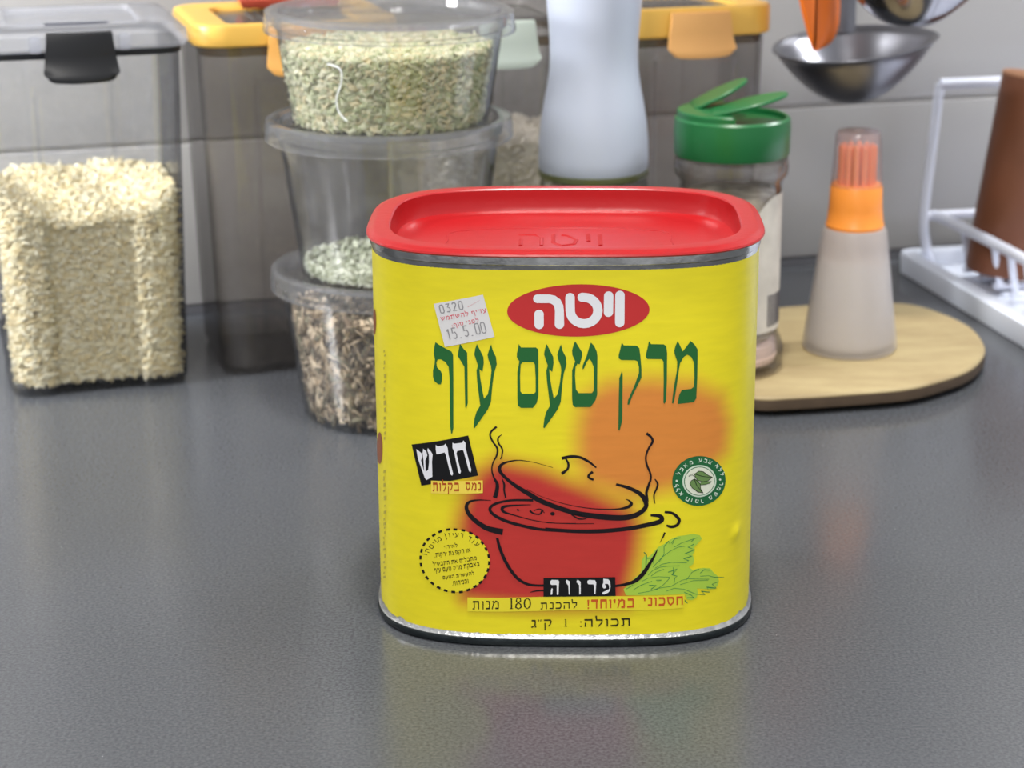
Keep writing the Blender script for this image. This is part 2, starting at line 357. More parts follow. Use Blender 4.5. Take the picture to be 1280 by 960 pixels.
# printed artwork: outlines in hundredths of a millimetre, (distance along the label, height)
A=[
('P','green_letter',[(-4212,10534),(-4118,10467),(-3864,10341),(-3675,10261),(-3623,10147),(-3626,9365),(-3652,7654),(-3698,7466),(-3727,7463),(-3758,7689),(-3753,9356),(-3780,9735),(-3892,9896),(-4041,9968),(-4149,9959),(-4203,9827),(-4175,9681),(-4048,9566),(-4006,9463),(-4019,9250),(-4056,9119),(-4142,9111),(-4272,9204),(-4326,9348),(-4322,9560),(-4261,9779),(-4245,9949),(-4284,10157),(-4249,10413)],None),
('P','green_letter',[(-3392,10539),(-3259,10357),(-3157,10257),(-3151,9815),(-3159,8542),(-3215,8347),(-3243,8410),(-3251,9388),(-3254,9768),(-3327,9891),(-3469,10127),(-3446,10263)],None),
('P','green_letter',[(-2835,10551),(-2727,10336),(-2628,10130),(-2618,9920),(-2666,9623),(-2763,9713),(-2738,9410),(-2680,9030),(-2622,8714),(-2498,8866),(-2413,9293),(-2369,9674),(-2387,9842),(-2467,10050),(-2493,10196),(-2422,10429),(-2373,10556),(-2322,10347),(-2223,10140),(-2197,9888),(-2288,9591),(-2344,9210),(-2399,8614),(-2503,8355),(-2732,8005),(-2942,7697),(-2979,7716),(-2938,8040),(-2873,8257),(-2748,8475),(-2785,8814),(-2841,9321),(-2857,9659),(-2806,9829),(-2873,10037),(-2924,10204),(-2890,10394)],None),
('P','green_letter',[(-588,10581),(-480,10364),(-380,10155),(-368,9945),(-412,9650),(-509,9743),(-481,9439),(-420,9059),(-360,8741),(-238,8890),(-158,9313),(-118,9693),(-138,9861),(-219,10071),(-247,10218),(-179,10448),(-131,10573),(-79,10364),(22,10155),(50,9903),(-38,9609),(-89,9229),(-137,8635),(-238,8380),(-461,8038),(-664,7738),(-701,7759),(-664,8080),(-603,8294),(-481,8507),(-521,8847),(-581,9355),(-601,9692),(-553,9860),(-621,10070),(-673,10238),(-640,10426)],None),
('P','green_letter',[(-1483,10581),(-1415,10465),(-933,10467),(-861,10405),(-854,10070),(-857,8846),(-918,8591),(-1040,8429),(-1425,8426),(-1518,8502),(-1537,8757),(-1532,9645),(-1466,10003),(-1546,10129),(-1545,10275),(-1504,10443)],[(-1357,9975),(-1015,9977),(-967,9901),(-944,9438),(-945,8973),(-998,8909),(-1382,8907),(-1442,8991),(-1448,9519),(-1426,9899)]),
('P','green_letter',[(325,10678),(438,10490),(551,10302),(552,10197),(472,9904),(400,9925),(340,9819),(321,9525),(355,9060),(444,8933),(868,8933),(928,9018),(933,9441),(923,9819),(841,10021),(781,10092),(701,9988),(602,9757),(562,9736),(569,9862),(700,10197),(779,10490),(830,10636),(939,10511),(1020,10323),(1041,10155),(1038,9440),(1041,8891),(990,8700),(830,8458),(324,8457),(255,8530),(230,8763),(228,9693),(327,10008),(238,10218),(226,10365),(278,10574)],None),
('P','green_letter',[(1820,10631),(1881,10534),(2283,10520),(2384,10434),(2420,10182),(2462,9719),(2466,9445),(2339,9174),(2181,8838),(2071,8534),(2023,8535),(2041,8692),(2258,9218),(2383,9595),(2380,9805),(2329,9996),(2248,10031),(1805,10046),(1724,10109),(1723,10214),(1770,10402)],None),
('P','green_letter',[(1837,9688),(1858,9562),(1860,8588),(1858,7992),(1776,7650),(1735,7672),(1739,8590),(1751,9436)],None),
('P','green_letter',[(2692,10664),(2758,10558),(3173,10534),(3256,10468),(3289,10236),(3296,9309),(3279,8632),(3227,8519),(3193,8572),(3193,9314),(3175,9947),(3120,10042),(2652,10063),(2598,10136),(2609,10261),(2658,10469)],None),
('P','green_letter',[(3633,10623),(3711,10463),(3807,10260),(3922,10406),(4067,10592),(4198,10467),(4311,10289),(4318,9951),(4320,9317),(4304,8638),(4219,8510),(3685,8492),(3664,8523),(3721,8817),(3803,8960),(4123,8975),(4208,9031),(4223,9327),(4203,9836),(4099,10056),(3961,10143),(3844,10076),(3722,9875),(3666,9499),(3612,9037),(3545,8574),(3509,8512),(3475,8544),(3529,9042),(3622,9628),(3629,9923),(3528,10223),(3526,10328),(3565,10472)],None),
('P','logo_oval',[(2693,11719),(2690,11662),(2677,11606),(2654,11550),(2622,11496),(2580,11442),(2529,11389),(2469,11338),(2400,11288),(2322,11240),(2237,11194),(2143,11150),(2043,11108),(1935,11069),(1821,11032),(1700,10998),(1575,10966),(1444,10938),(1309,10913),(1170,10891),(1028,10872),(883,10857),(736,10845),(588,10837),(440,10832),(291,10831),(142,10834),(-5,10841),(-150,10851),(-293,10865),(-433,10882),(-569,10903),(-701,10927),(-828,10955),(-950,10985),(-1065,11019),(-1175,11055),(-1277,11094),(-1372,11136),(-1460,11180),(-1539,11226),(-1610,11274),(-1672,11324),(-1725,11376),(-1769,11429),(-1803,11483),(-1828,11538),(-1843,11594),(-1849,11651),(-1845,11708),(-1831,11764),(-1807,11821),(-1774,11877),(-1731,11932),(-1679,11986),(-1618,12039),(-1549,12091),(-1471,12141),(-1385,12188),(-1292,12234),(-1191,12278),(-1083,12318),(-969,12356),(-849,12392),(-724,12424),(-594,12453),(-459,12478),(-321,12501),(-180,12520),(-36,12535),(110,12547),(257,12555),(404,12559),(552,12560),(699,12557),(845,12550),(989,12540),(1131,12526),(1270,12508),(1405,12487),(1536,12462),(1663,12433),(1784,12402),(1899,12367),(2009,12329),(2111,12289),(2207,12245),(2294,12200),(2374,12152),(2446,12102),(2509,12050),(2563,11997),(2608,11943),(2644,11888),(2670,11832),(2686,11775)],None),
('S','logo_letter',[(1744,12197,299),(1745,11289,299)],1,0),
('S','logo_letter',[(1386,12180,299),(1383,11635,299)],1,0),
('S','logo_letter',[(544,12136,299),(603,12132,299),(718,12117,299),(824,12074,299),(916,12005,299),(987,11915,299),(1032,11811,299),(1048,11699,299),(1033,11586,299),(990,11482,299),(920,11392,299),(828,11323,299),(722,11279,299),(607,11264,299),(492,11279,299),(385,11323,299),(293,11392,299),(223,11482,299),(178,11587,299),(163,11699,299),(158,11934,299),(158,12128,299)],1,0),
('S','logo_letter',[(-877,12086,283),(-511,12087,283),(-372,12054,283),(-260,11967,283),(-200,11844,283),(-180,11687,283),(-180,11239,299)],1,0),
('S','logo_letter',[(-831,11574,299),(-831,11230,299)],1,0),
('S','pot_line',[(-99,6702,91),(215,6763,91),(501,6734,79),(787,6582,68),(1028,6382,40)],0,1),
('S','pot_line',[(33,6684,45),(113,6521,62),(91,6339,62),(-98,6168,91)],0,1),
('S','pot_line',[(914,6237,79),(789,6127,68),(790,6036,68),(939,5957,62)],0,1),
('S','pot_line',[(-390,6382,11),(-739,6486,11),(-1070,6574,15),(-1475,6629,25),(-1769,6594,44),(-2028,6499,73),(-2133,6352,95),(-2086,6177,95),(-1847,5927,95),(-1553,5696,116),(-1185,5464,138),(-853,5250,146),(-372,5035,146),(72,4878,146),(368,4788,138)],0,1),
('S','pot_line',[(278,4823,147),(566,4750,158),(1257,4657,170),(1834,4622,170),(2238,4676,158),(2525,4823,136),(2668,5003,125),(2648,5188,136),(2488,5438,125),(2111,5661,102),(1679,5801,68)],0,1),
('S','pot_line',[(-1246,5632,11),(-873,5420,11),(-586,5299,11),(-11,5117,17),(565,4996,23),(1140,4934,28),(1716,4931,40),(2061,4994,91),(2186,5108,91),(2116,5220,45),(2000,5277,17)],0,1),
('S','pot_line',[(-2428,5204,15),(-2783,5210,36),(-3085,5155,65),(-3230,5028,95),(-3233,4829,116),(-3091,4600,131),(-2830,4375,146),(-2531,4209,160),(-2046,4104,196)],0,1),
('S','pot_line',[(-1037,5237,73),(-1704,5233,65),(-2150,5145,73),(-2411,5007,80),(-2458,4847,87),(-2265,4655,95),(-1857,4466,95),(-1226,4296,95),(-669,4201,87),(370,4153,87)],0,1),
('S','pot_line',[(-644,4221,102),(280,4156,113),(1146,4157,125),(2011,4230,125),(2648,4337,136),(3084,4430,147),(3200,4516,147),(3139,4643,113),(2829,4689,68)],0,1),
('S','pot_line',[(-1112,5078,15),(-1482,5067,36),(-1928,5020,73),(-2058,4938,95),(-2003,4820,73),(-1670,4708,36),(-1040,4536,25),(-372,4440,25),(370,4431,22)],0,1),
('S','pot_line',[(-586,4450,23),(164,4422,23),(971,4423,17)],0,1),
('S','pot_line',[(-1738,5056,28),(-1449,5072,28),(-1133,5081,17)],0,1),
('S','pot_line',[(-1150,4872,58),(-1020,4774,44),(-817,4756,44),(-724,4915,65)],0,1),
('S','pot_line',[(-1020,4873,29),(-816,4934,29),(-668,4796,22)],0,1),
('P','pot_line',[(-328,4770),(-328,4764),(-329,4757),(-331,4751),(-333,4746),(-336,4740),(-340,4735),(-344,4730),(-349,4725),(-355,4721),(-361,4717),(-367,4714),(-373,4711),(-380,4709),(-387,4707),(-394,4706),(-402,4706),(-409,4706),(-416,4707),(-423,4709),(-430,4711),(-437,4714),(-443,4717),(-449,4720),(-454,4725),(-459,4729),(-463,4734),(-467,4739),(-470,4745),(-473,4751),(-474,4757),(-475,4763),(-476,4769),(-475,4775),(-474,4782),(-473,4788),(-470,4794),(-467,4799),(-463,4805),(-459,4810),(-454,4814),(-449,4818),(-443,4822),(-437,4825),(-430,4828),(-423,4830),(-416,4832),(-409,4833),(-402,4833),(-394,4833),(-387,4832),(-380,4830),(-373,4828),(-367,4826),(-360,4822),(-355,4819),(-349,4815),(-344,4810),(-340,4805),(-336,4800),(-333,4794),(-331,4788),(-329,4782),(-328,4776)],None),
('P','pot_line',[(-1500,4869),(-1502,4866),(-1504,4864),(-1506,4862),(-1509,4860),(-1512,4858),(-1515,4857),(-1519,4856),(-1522,4856),(-1526,4856),(-1530,4856),(-1534,4857),(-1538,4858),(-1542,4859),(-1546,4860),(-1550,4862),(-1554,4864),(-1558,4867),(-1561,4869),(-1564,4872),(-1567,4875),(-1570,4879),(-1573,4882),(-1575,4885),(-1577,4889),(-1578,4892),(-1579,4896),(-1580,4899),(-1580,4903),(-1580,4906),(-1579,4909),(-1579,4912),(-1577,4915),(-1576,4918),(-1574,4920),(-1571,4922),(-1569,4924),(-1566,4925),(-1562,4927),(-1559,4927),(-1555,4928),(-1552,4928),(-1548,4928),(-1544,4927),(-1540,4926),(-1536,4925),(-1532,4924),(-1528,4922),(-1524,4920),(-1520,4917),(-1517,4915),(-1513,4912),(-1510,4909),(-1508,4905),(-1505,4902),(-1503,4899),(-1501,4895),(-1500,4892),(-1499,4888),(-1498,4884),(-1498,4881),(-1498,4878),(-1498,4875),(-1499,4872)],None),
('S','pot_line',[(192,4767,34),(451,4595,45),(710,4608,23),(566,4719,45),(249,4749,34)],0,1),
('S','pot_line',[(3296,4776,68),(3551,4721,79),(3752,4538,91),(3797,4410,91),(3709,4276,91),(3530,4240,91),(3363,4302,57)],0,1),
('S','pot_line',[(2651,7544,79),(2808,7400,68),(2856,7247,68),(2727,7011,57),(2644,6742,51),(2677,6468,57),(2796,6160,57),(2816,5976,57),(2745,5735,68),(2678,5493,79),(2704,5308,68),(2752,5171,11)],0,1),
('S','pot_line',[(2950,5953,28),(3046,5783,57),(3008,5602,51),(2935,5421,45),(2937,5237,40),(2975,5082,11)],0,1),
('S','pot_line',[(-2219,7772,57),(-2383,7618,53),(-2434,7466,53),(-2346,7253,53),(-2204,7020,57),(-2227,6781,49),(-2352,6518,36),(-2388,6256,36),(-2316,5997,57),(-2215,5782,97),(-2237,5519,113),(-2301,5307,121)],0,1),
('S','pot_line',[(-2057,7505,12),(-2173,7387,44),(-2162,7215,49),(-2041,7002,49),(-2055,6785,36),(-2105,6654,24)],0,1),
('S','pot_line',[(-2057,5982,16),(-1988,5787,57),(-1990,5569,49),(-1938,5307,49)],0,1),
('S','pot_line',[(-2233,3890,78),(-2170,3614,87),(-2024,3190,97),(-1802,2766,97),(-1554,2447,92),(-1255,2262,82),(-955,2211,73),(-665,2213,73)],0,1),
('S','pot_line',[(-1156,1966,19),(-906,2022,44),(-665,2035,44)],0,1),
('P','parsley_leaf',[(1959,2077),(2140,2254),(2338,2482),(2504,2603),(2551,2781),(2564,3102),(2662,3277),(2763,3202),(2896,3303),(3094,3543),(3294,3638),(3496,3784),(3768,3886),(4046,3893),(4294,3910),(4532,3831),(4621,3692),(4483,3552),(4348,3429),(4366,3283),(4292,3168),(4358,2979),(4318,2823),(4158,2736),(4323,2607),(4468,2640),(4730,2623),(4965,2565),(5090,2402),(5306,2190),(5346,2017),(5294,1884),(5191,1769),(4905,1823),(4484,1926),(4526,1709),(4455,1575),(4310,1523),(4129,1566),(4036,1776),(3461,1803),(2045,1852)],None),
('S','parsley_vein',[(2627,3386,26),(2712,3275,26),(2700,2954,26),(2684,2848,13)],0,0),
('S','parsley_vein',[(2730,3150,10),(2898,3160,10),(2968,2943,13)],0,0),
('S','parsley_vein',[(2936,2837,13),(3234,3178,13),(3503,3374,13),(3775,3493,13),(4019,3504,13)],0,0),
('S','parsley_vein',[(3004,2797,13),(3238,2927,13),(3578,2974,16),(4066,2909,16),(4153,2970,16),(3975,3062,19),(4257,3118,19),(4024,3236,19),(4361,3337,19),(4126,3457,19),(4320,3539,26)],0,0),
('S','parsley_vein',[(3136,3005,13),(3300,3281,13),(3296,3566,13),(3445,3734,26),(3498,3623,13)],0,0),
('S','parsley_vein',[(3532,3656,16),(3666,3806,19),(3855,3824,19)],0,0),
('S','parsley_vein',[(3634,3702,13),(3567,3618,13)],0,0),
('S','parsley_vein',[(3637,3505,13),(3911,3640,13),(4442,3755,16)],0,0),
('S','parsley_vein',[(4228,3640,13),(4334,3716,19)],0,0),
('S','parsley_vein',[(2772,2557,13),(2938,2729,13),(3172,2824,13),(3444,2842,13),(3840,2825,16)],0,0),
('S','parsley_vein',[(3447,2626,19),(3755,2708,26),(3586,2525,32),(3760,2456,19),(3675,2392,19),(3661,2213,16)],0,0),
('S','parsley_vein',[(2574,2349,13),(2774,2450,13),(3110,2487,13),(3519,2441,13)],0,0),
('S','parsley_vein',[(3519,2423,13),(3318,2204,13),(3083,2038,13),(2914,2011,10)],0,0),
('S','parsley_vein',[(2293,2052,13),(2542,2207,16),(2910,2336,13)],0,0),
('S','parsley_vein',[(3044,2365,13),(3231,2354,19),(3079,2309,13)],0,0),
('S','parsley_vein',[(2811,2196,19),(3047,2166,26),(2880,2049,26)],0,0),
('S','parsley_vein',[(2445,1921,13),(2847,1978,13),(3116,2072,13),(3594,2110,13)],0,0),
('S','parsley_vein',[(3593,2128,13),(3938,2294,13),(4149,2323,13),(4935,2180,13)],0,0),
('S','parsley_vein',[(3871,2138,13),(4331,2227,13),(4897,2151,13)],0,0),
('S','parsley_vein',[(4079,2278,13),(4288,2540,13),(4542,2611,19)],0,0),
('S','parsley_vein',[(4583,2460,19),(4732,2561,19),(4967,2499,19)],0,0),
('S','parsley_vein',[(4586,2351,13),(4892,2315,13),(5137,2210,16),(5555,2109,13)],0,0),
('S','parsley_vein',[(3391,1946,13),(3664,2032,13),(4015,1960,13),(4452,1720,13),(4793,1644,16),(4637,1800,16),(4968,1701,19),(4845,1907,19),(5233,1789,19),(5061,1973,19),(5269,1999,19)],0,0),
('S','parsley_vein',[(4017,1851,16),(4270,1710,19),(4381,1604,16),(4128,1638,16)],0,0),
('S','parsley_vein',[(3633,2791,16),(3620,2540,16)],0,0),
('S','parsley_vein',[(2042,2076,13),(2274,2215,16)],0,0),
('S','parsley_vein',[(2873,2517,13),(3040,2652,13),(3309,2744,13)],0,0),
('P','parsley_vein',[(4040,1595),(4168,1415),(4060,1483)],None),
('S','pot_line',[(1683,2195,74),(2007,2249,84),(2331,2359,116),(2600,2613,126),(2813,2954,95),(2972,3237,63),(3078,3475,16)],0,1),
('S','pot_line',[(3315,4056,53),(3263,3915,42),(3146,3691,5)],0,0),
('P','banner',[(-3255,1709),(-716,1808),(1699,1839),(4041,1770),(3995,1290),(254,1335),(-3262,1201)],None),
('P','black_panel',[(-702,2485),(1680,2522),(1699,1839),(-703,1808)],None),
('P','white_letter',[(-474,2382),(-428,2424),(-211,2420),(-181,2358),(-188,2271),(-204,1900),(-234,1875),(-261,1904),(-261,2222),(-280,2246),(-440,2241),(-474,2283)],None),
('P','white_letter',[(-424,2134),(-394,2097),(-410,1911),(-447,1879),(-467,1911),(-451,2072)],None),
('P','white_letter',[(75,2433),(166,2372),(172,1901),(140,1889),(121,2223),(41,2334),(40,2391)],None),
('P','white_letter',[(436,2435),(532,2361),(534,1908),(488,1902),(482,2237),(400,2336),(399,2392)],None),
('P','white_letter',[(760,2398),(817,2428),(1012,2418),(1051,2324),(1026,1923),(992,1916),(974,2238),(944,2270),(795,2270),(756,2312)],None),
('P','white_letter',[(1286,2467),(1446,2447),(1510,2372),(1528,2199),(1513,2051),(1450,1964),(1313,1903),(1258,1915),(1262,1977),(1380,2039),(1483,2100),(1475,2224),(1436,2279),(1356,2287),(1333,2250),(1384,2212),(1380,2138),(1311,2114),(1260,2163),(1260,2250),(1287,2324)],None),
('T', 'black_text', 'להכנת', [(-801, 1351), (416, 1392), (415, 1736), (-801, 1695)], 0),
('T', 'black_text', '180', [(-1832, 1337), (-1119, 1362), (-1117, 1783), (-1830, 1759)], 0),
('T', 'black_text', 'מנות', [(-3082, 1285), (-2197, 1341), (-2194, 1658), (-3078, 1602)], 0),
('T', 'red_text', 'חסכוני', [(2618, 1453), (3980, 1391), (3973, 1722), (2614, 1783)], 1),
('T', 'red_text', 'במיוחד!', [(759, 1372), (2326, 1414), (2322, 1757), (757, 1723)], 1),
('T', 'black_text', 'תכולה:', [(515, 716), (2184, 748), (2179, 1150), (514, 1118)], 0),
('T', 'black_text', '1', [(-4, 735), (81, 735), (80, 1004), (-4, 1003)], 0),
('T', 'black_text', 'ק"ג', [(-1128, 572), (-426, 606), (-426, 1001), (-1126, 968)], 0),
('P','new_panel',[(-5178,6898),(-3156,7436),(-2844,6065),(-4457,5630),(-4824,5512)],None),
('P','new_letter',[(-4990,6774),(-4884,6718),(-4789,6659),(-4768,6531),(-4814,6402),(-4708,6046),(-4723,6416),(-4751,6665),(-4724,6830),(-4609,6747),(-4575,6612),(-4653,6426),(-4647,6033),(-4553,6113),(-4515,6402),(-4519,6642),(-4571,6787),(-4551,6877),(-4448,6782),(-4382,6681),(-4410,6416),(-4407,5891),(-4630,5741),(-4685,5808),(-4924,6427),(-4955,6575)],None),
('P','new_letter',[(-4264,7022),(-4199,6973),(-3979,7039),(-3926,7100),(-3851,6955),(-3833,6740),(-3681,6078),(-3716,6001),(-3771,6048),(-3920,6710),(-3961,6793),(-4181,6705),(-4248,6698),(-4267,6869)],None),
('P','new_letter',[(-3685,7151),(-3614,7126),(-3360,7174),(-3317,7263),(-3247,7172),(-3249,6999),(-3067,6250),(-3093,6162),(-3143,6202),(-3322,6908),(-3364,6927),(-3533,6873),(-3555,6784),(-3416,6164),(-3447,6087),(-3501,6136),(-3619,6758),(-3639,6865),(-3688,6969)],None),
('P','new_strip',[(-4455,5753),(-2689,5906),(-2693,5460),(-4464,5303)],None),
('T', 'strip_text', 'נמס', [(-3269, 5509), (-2755, 5545), (-2751, 5842), (-3265, 5811)], 1),
('T', 'strip_text', 'בקלות', [(-4400, 5276), (-3482, 5380), (-3475, 5897), (-4390, 5806)], 1),
('P','badge_disc',[(5495,5767),(5514,5688),(5523,5609),(5523,5533),(5514,5458),(5496,5386),(5469,5318),(5434,5254),(5391,5193),(5340,5137),(5283,5086),(5220,5040),(5152,4999),(5080,4963),(5003,4933),(4924,4908),(4842,4890),(4759,4877),(4674,4870),(4589,4869),(4503,4874),(4419,4885),(4335,4902),(4253,4925),(4174,4954),(4097,4988),(4024,5028),(3954,5073),(3888,5123),(3827,5177),(3771,5236),(3720,5298),(3675,5364),(3635,5433),(3602,5504),(3576,5577),(3556,5652),(3543,5728),(3536,5804),(3537,5880),(3544,5955),(3558,6029),(3579,6100),(3606,6170),(3640,6236),(3679,6298),(3725,6357),(3776,6411),(3833,6460),(3894,6504),(3959,6541),(4029,6573),(4102,6598),(4179,6616),(4258,6627),(4339,6632),(4422,6629),(4506,6618),(4591,6601),(4675,6576),(4760,6545),(4842,6506),(4924,6462),(5003,6411),(5078,6354),(5151,6292),(5218,6226),(5281,6156),(5338,6082),(5389,6005),(5432,5927),(5468,5847)],None),
('P','badge_ring',[(5112,5752),(5122,5695),(5125,5639),(5121,5585),(5111,5532),(5094,5482),(5071,5434),(5042,5389),(5007,5349),(4968,5311),(4924,5279),(4875,5250),(4824,5226),(4769,5207),(4712,5193),(4653,5184),(4593,5180),(4532,5182),(4472,5188),(4412,5199),(4353,5216),(4295,5237),(4240,5263),(4187,5293),(4137,5328),(4090,5366),(4048,5408),(4009,5453),(3976,5501),(3947,5552),(3923,5604),(3904,5658),(3891,5713),(3883,5768),(3881,5823),(3884,5878),(3894,5931),(3908,5983),(3928,6033),(3953,6079),(3983,6123),(4018,6164),(4057,6200),(4101,6232),(4148,6259),(4198,6281),(4251,6298),(4307,6309),(4365,6315),(4424,6315),(4484,6310),(4544,6298),(4604,6281),(4664,6259),(4722,6231),(4779,6198),(4833,6161),(4883,6119),(4931,6074),(4974,6025),(5013,5974),(5046,5920),(5074,5865),(5097,5808)],None),
('P','badge_thin_ring',[(5050,5754),(5058,5703),(5061,5652),(5057,5603),(5048,5556),(5033,5510),(5012,5467),(4986,5427),(4955,5390),(4919,5356),(4880,5326),(4836,5301),(4790,5279),(4740,5262),(4689,5249),(4636,5241),(4582,5237),(4527,5238),(4472,5244),(4417,5254),(4364,5269),(4311,5288),(4261,5311),(4213,5339),(4168,5370),(4126,5405),(4087,5442),(4052,5483),(4022,5527),(3995,5572),(3973,5620),(3957,5668),(3945,5717),(3938,5767),(3936,5817),(3939,5866),(3947,5914),(3961,5961),(3979,6005),(4002,6048),(4029,6087),(4061,6123),(4096,6156),(4136,6185),(4179,6209),(4224,6229),(4273,6244),(4323,6254),(4376,6259),(4429,6259),(4484,6254),(4538,6244),(4593,6229),(4647,6209),(4699,6184),(4750,6154),(4799,6121),(4845,6084),(4887,6043),(4926,5999),(4961,5953),(4991,5905),(5016,5855),(5036,5805)],None),
('P','badge_centre',[(5024,5754),(5032,5705),(5034,5657),(5031,5610),(5022,5564),(5007,5521),(4988,5479),(4963,5441),(4934,5405),(4900,5373),(4862,5344),(4821,5319),(4776,5298),(4729,5282),(4680,5269),(4629,5261),(4577,5258),(4525,5259),(4472,5264),(4420,5274),(4369,5288),(4319,5307),(4271,5329),(4225,5355),(4181,5385),(4141,5419),(4104,5455),(4071,5495),(4041,5536),(4016,5580),(3995,5625),(3979,5672),(3967,5719),(3961,5767),(3959,5815),(3962,5862),(3970,5908),(3982,5953),(4000,5996),(4022,6036),(4048,6074),(4078,6109),(4112,6140),(4150,6167),(4191,6191),(4235,6210),(4281,6224),(4330,6234),(4380,6239),(4431,6239),(4483,6234),(4536,6224),(4588,6209),(4639,6190),(4689,6166),(4738,6138),(4784,6106),(4828,6070),(4869,6031),(4906,5990),(4939,5945),(4968,5899),(4991,5852),(5010,5803)],None),
('P','badge_leaf',[(4512,5719),(4728,5711),(4920,5686),(4857,5623),(4668,5609),(4514,5617)],None),
('P','badge_leaf',[(4299,5857),(4420,5790),(4498,5663),(4517,5484),(4613,5324),(4429,5379),(4217,5552),(4134,5707),(4176,5804)],None),
('P','badge_leaf',[(4289,6024),(4442,6113),(4595,6072),(4786,5913),(4949,5819),(4791,5722),(4604,5715),(4420,5784),(4321,5919)],None),
('S','badge_outline',[(4289,6024,19),(4442,6113,19),(4595,6072,19),(4786,5913,19),(4949,5819,19),(4791,5722,19),(4604,5715,19),(4420,5784,19),(4321,5919,19),(4289,6024,19)],0,0),
('S','badge_outline',[(4299,5857,19),(4498,5663,19),(4517,5484,19),(4613,5324,24),(4429,5379,24),(4217,5552,19),(4134,5707,19),(4176,5804,19),(4299,5857,19)],0,0),
('S','badge_outline',[(4319,6021,22),(4568,5910,22),(4916,5821,11)],0,0),
('S','badge_outline',[(4284,5850,22),(4378,5620,22),(4582,5344,13)],0,0),
('S','badge_outline',[(4920,5680,16),(4857,5623,16),(4668,5603,16),(4514,5617,16)],0,0),
('S','badge_outline',[(4085,5960,13),(4162,6039,13),(4324,6035,19)],0,0),
('S','badge_outline',[(4105,5966,11),(4207,6005,13),(4312,5920,16)],0,0),
('T', 'badge_letter', 'ל', [(5254, 5895), (5291, 5792), (5500, 5798), (5460, 5903)], 1),
('T', 'badge_letter', 'ל', [(5153, 6041), (5211, 5943), (5397, 5987), (5336, 6088)], 1),
('T', 'badge_letter', 'א', [(5033, 6191), (5125, 6080), (5245, 6142), (5150, 6255)], 1),
('T', 'badge_letter', 'צ', [(4769, 6341), (4886, 6260), (4959, 6363), (4841, 6444)], 1),
('T', 'badge_letter', 'ב', [(4602, 6396), (4727, 6340), (4769, 6461), (4643, 6517)], 1),
('T', 'badge_letter', 'ע', [(4428, 6410), (4555, 6385), (4561, 6518), (4434, 6542)], 1),
('T', 'badge_letter', 'מ', [(4135, 6348), (4247, 6385), (4190, 6513), (4079, 6476)], 1),
('T', 'badge_letter', 'א', [(3981, 6254), (4071, 6325), (3982, 6435), (3892, 6364)], 1),
('T', 'badge_letter', 'כ', [(3872, 6134), (3937, 6229), (3826, 6313), (3761, 6217)], 1),
('T', 'badge_letter', 'ל', [(3803, 6012), (3834, 6102), (3673, 6175), (3641, 6085)], 1),
('T', 'badge_letter', 'ל', [(3783, 5637), (3761, 5736), (3595, 5714), (3616, 5615)], 1),
('T', 'badge_letter', 'ל', [(3829, 5506), (3790, 5601), (3634, 5546), (3672, 5452)], 1),
('T', 'badge_letter', 'א', [(3932, 5365), (3860, 5472), (3754, 5405), (3825, 5298)], 1),
('T', 'badge_letter', 'ח', [(4160, 5179), (4054, 5255), (3986, 5148), (4091, 5072)], 1),
('T', 'badge_letter', 'ו', [(4268, 5157), (4228, 5176), (4185, 5054), (4224, 5035)], 1),
('T', 'badge_letter', 'מ', [(4475, 5097), (4349, 5126), (4338, 4992), (4465, 4964)], 1),
('T', 'badge_letter', 'ר', [(4629, 5096), (4538, 5096), (4563, 4958), (4654, 4959)], 1),
('T', 'badge_letter', 'מ', [(4930, 5188), (4820, 5135), (4909, 5010), (5020, 5061)], 1),
('T', 'badge_letter', 'ש', [(5094, 5290), (5011, 5207), (5136, 5101), (5222, 5182)], 1),
('T', 'badge_letter', 'מ', [(5179, 5456), (5131, 5350), (5282, 5271), (5332, 5376)], 1),
('T', 'badge_letter', 'ר', [(5256, 5573), (5245, 5488), (5409, 5435), (5421, 5520)], 1),
('P','badge_letter',[(3720,5839),(3715,5821),(3702,5808),(3683,5804),(3665,5811),(3651,5826),(3646,5845),(3650,5864),(3664,5876),(3682,5880),(3700,5873),(3714,5858)],None),
('P','badge_letter',[(5323,5656),(5318,5638),(5301,5628),(5278,5627),(5255,5637),(5238,5655),(5231,5675),(5237,5693),(5253,5704),(5276,5704),(5299,5694),(5316,5677)],None),
('P','tip_disc',[(-2503,2900),(-2521,2803),(-2548,2708),(-2583,2615),(-2626,2525),(-2677,2439),(-2735,2357),(-2801,2280),(-2873,2208),(-2952,2142),(-3035,2083),(-3124,2030),(-3218,1984),(-3314,1945),(-3414,1913),(-3517,1890),(-3620,1874),(-3725,1866),(-3830,1865),(-3934,1873),(-4037,1888),(-4137,1911),(-4235,1942),(-4329,1980),(-4419,2025),(-4504,2077),(-4582,2135),(-4654,2200),(-4719,2271),(-4776,2348),(-4824,2429),(-4862,2515),(-4891,2606),(-4910,2699),(-4919,2796),(-4917,2895),(-4905,2995),(-4883,3096),(-4851,3197),(-4809,3296),(-4758,3393),(-4699,3487),(-4633,3577),(-4559,3662),(-4479,3742),(-4394,3816),(-4303,3882),(-4209,3941),(-4111,3992),(-4011,4035),(-3909,4069),(-3805,4095),(-3701,4111),(-3598,4118),(-3495,4115),(-3395,4104),(-3296,4084),(-3201,4055),(-3109,4018),(-3022,3973),(-2939,3920),(-2862,3860),(-2792,3793),(-2727,3721),(-2670,3642),(-2620,3559),(-2578,3472),(-2544,3381),(-2519,3287),(-2502,3192),(-2493,3095),(-2494,2997)],None),
('P','dash',[(-3575,4077),(-3705,4073),(-3700,4151),(-3570,4156)],None),
('P','dash',[(-3810,4069),(-3941,4036),(-3951,4113),(-3819,4145)],None),
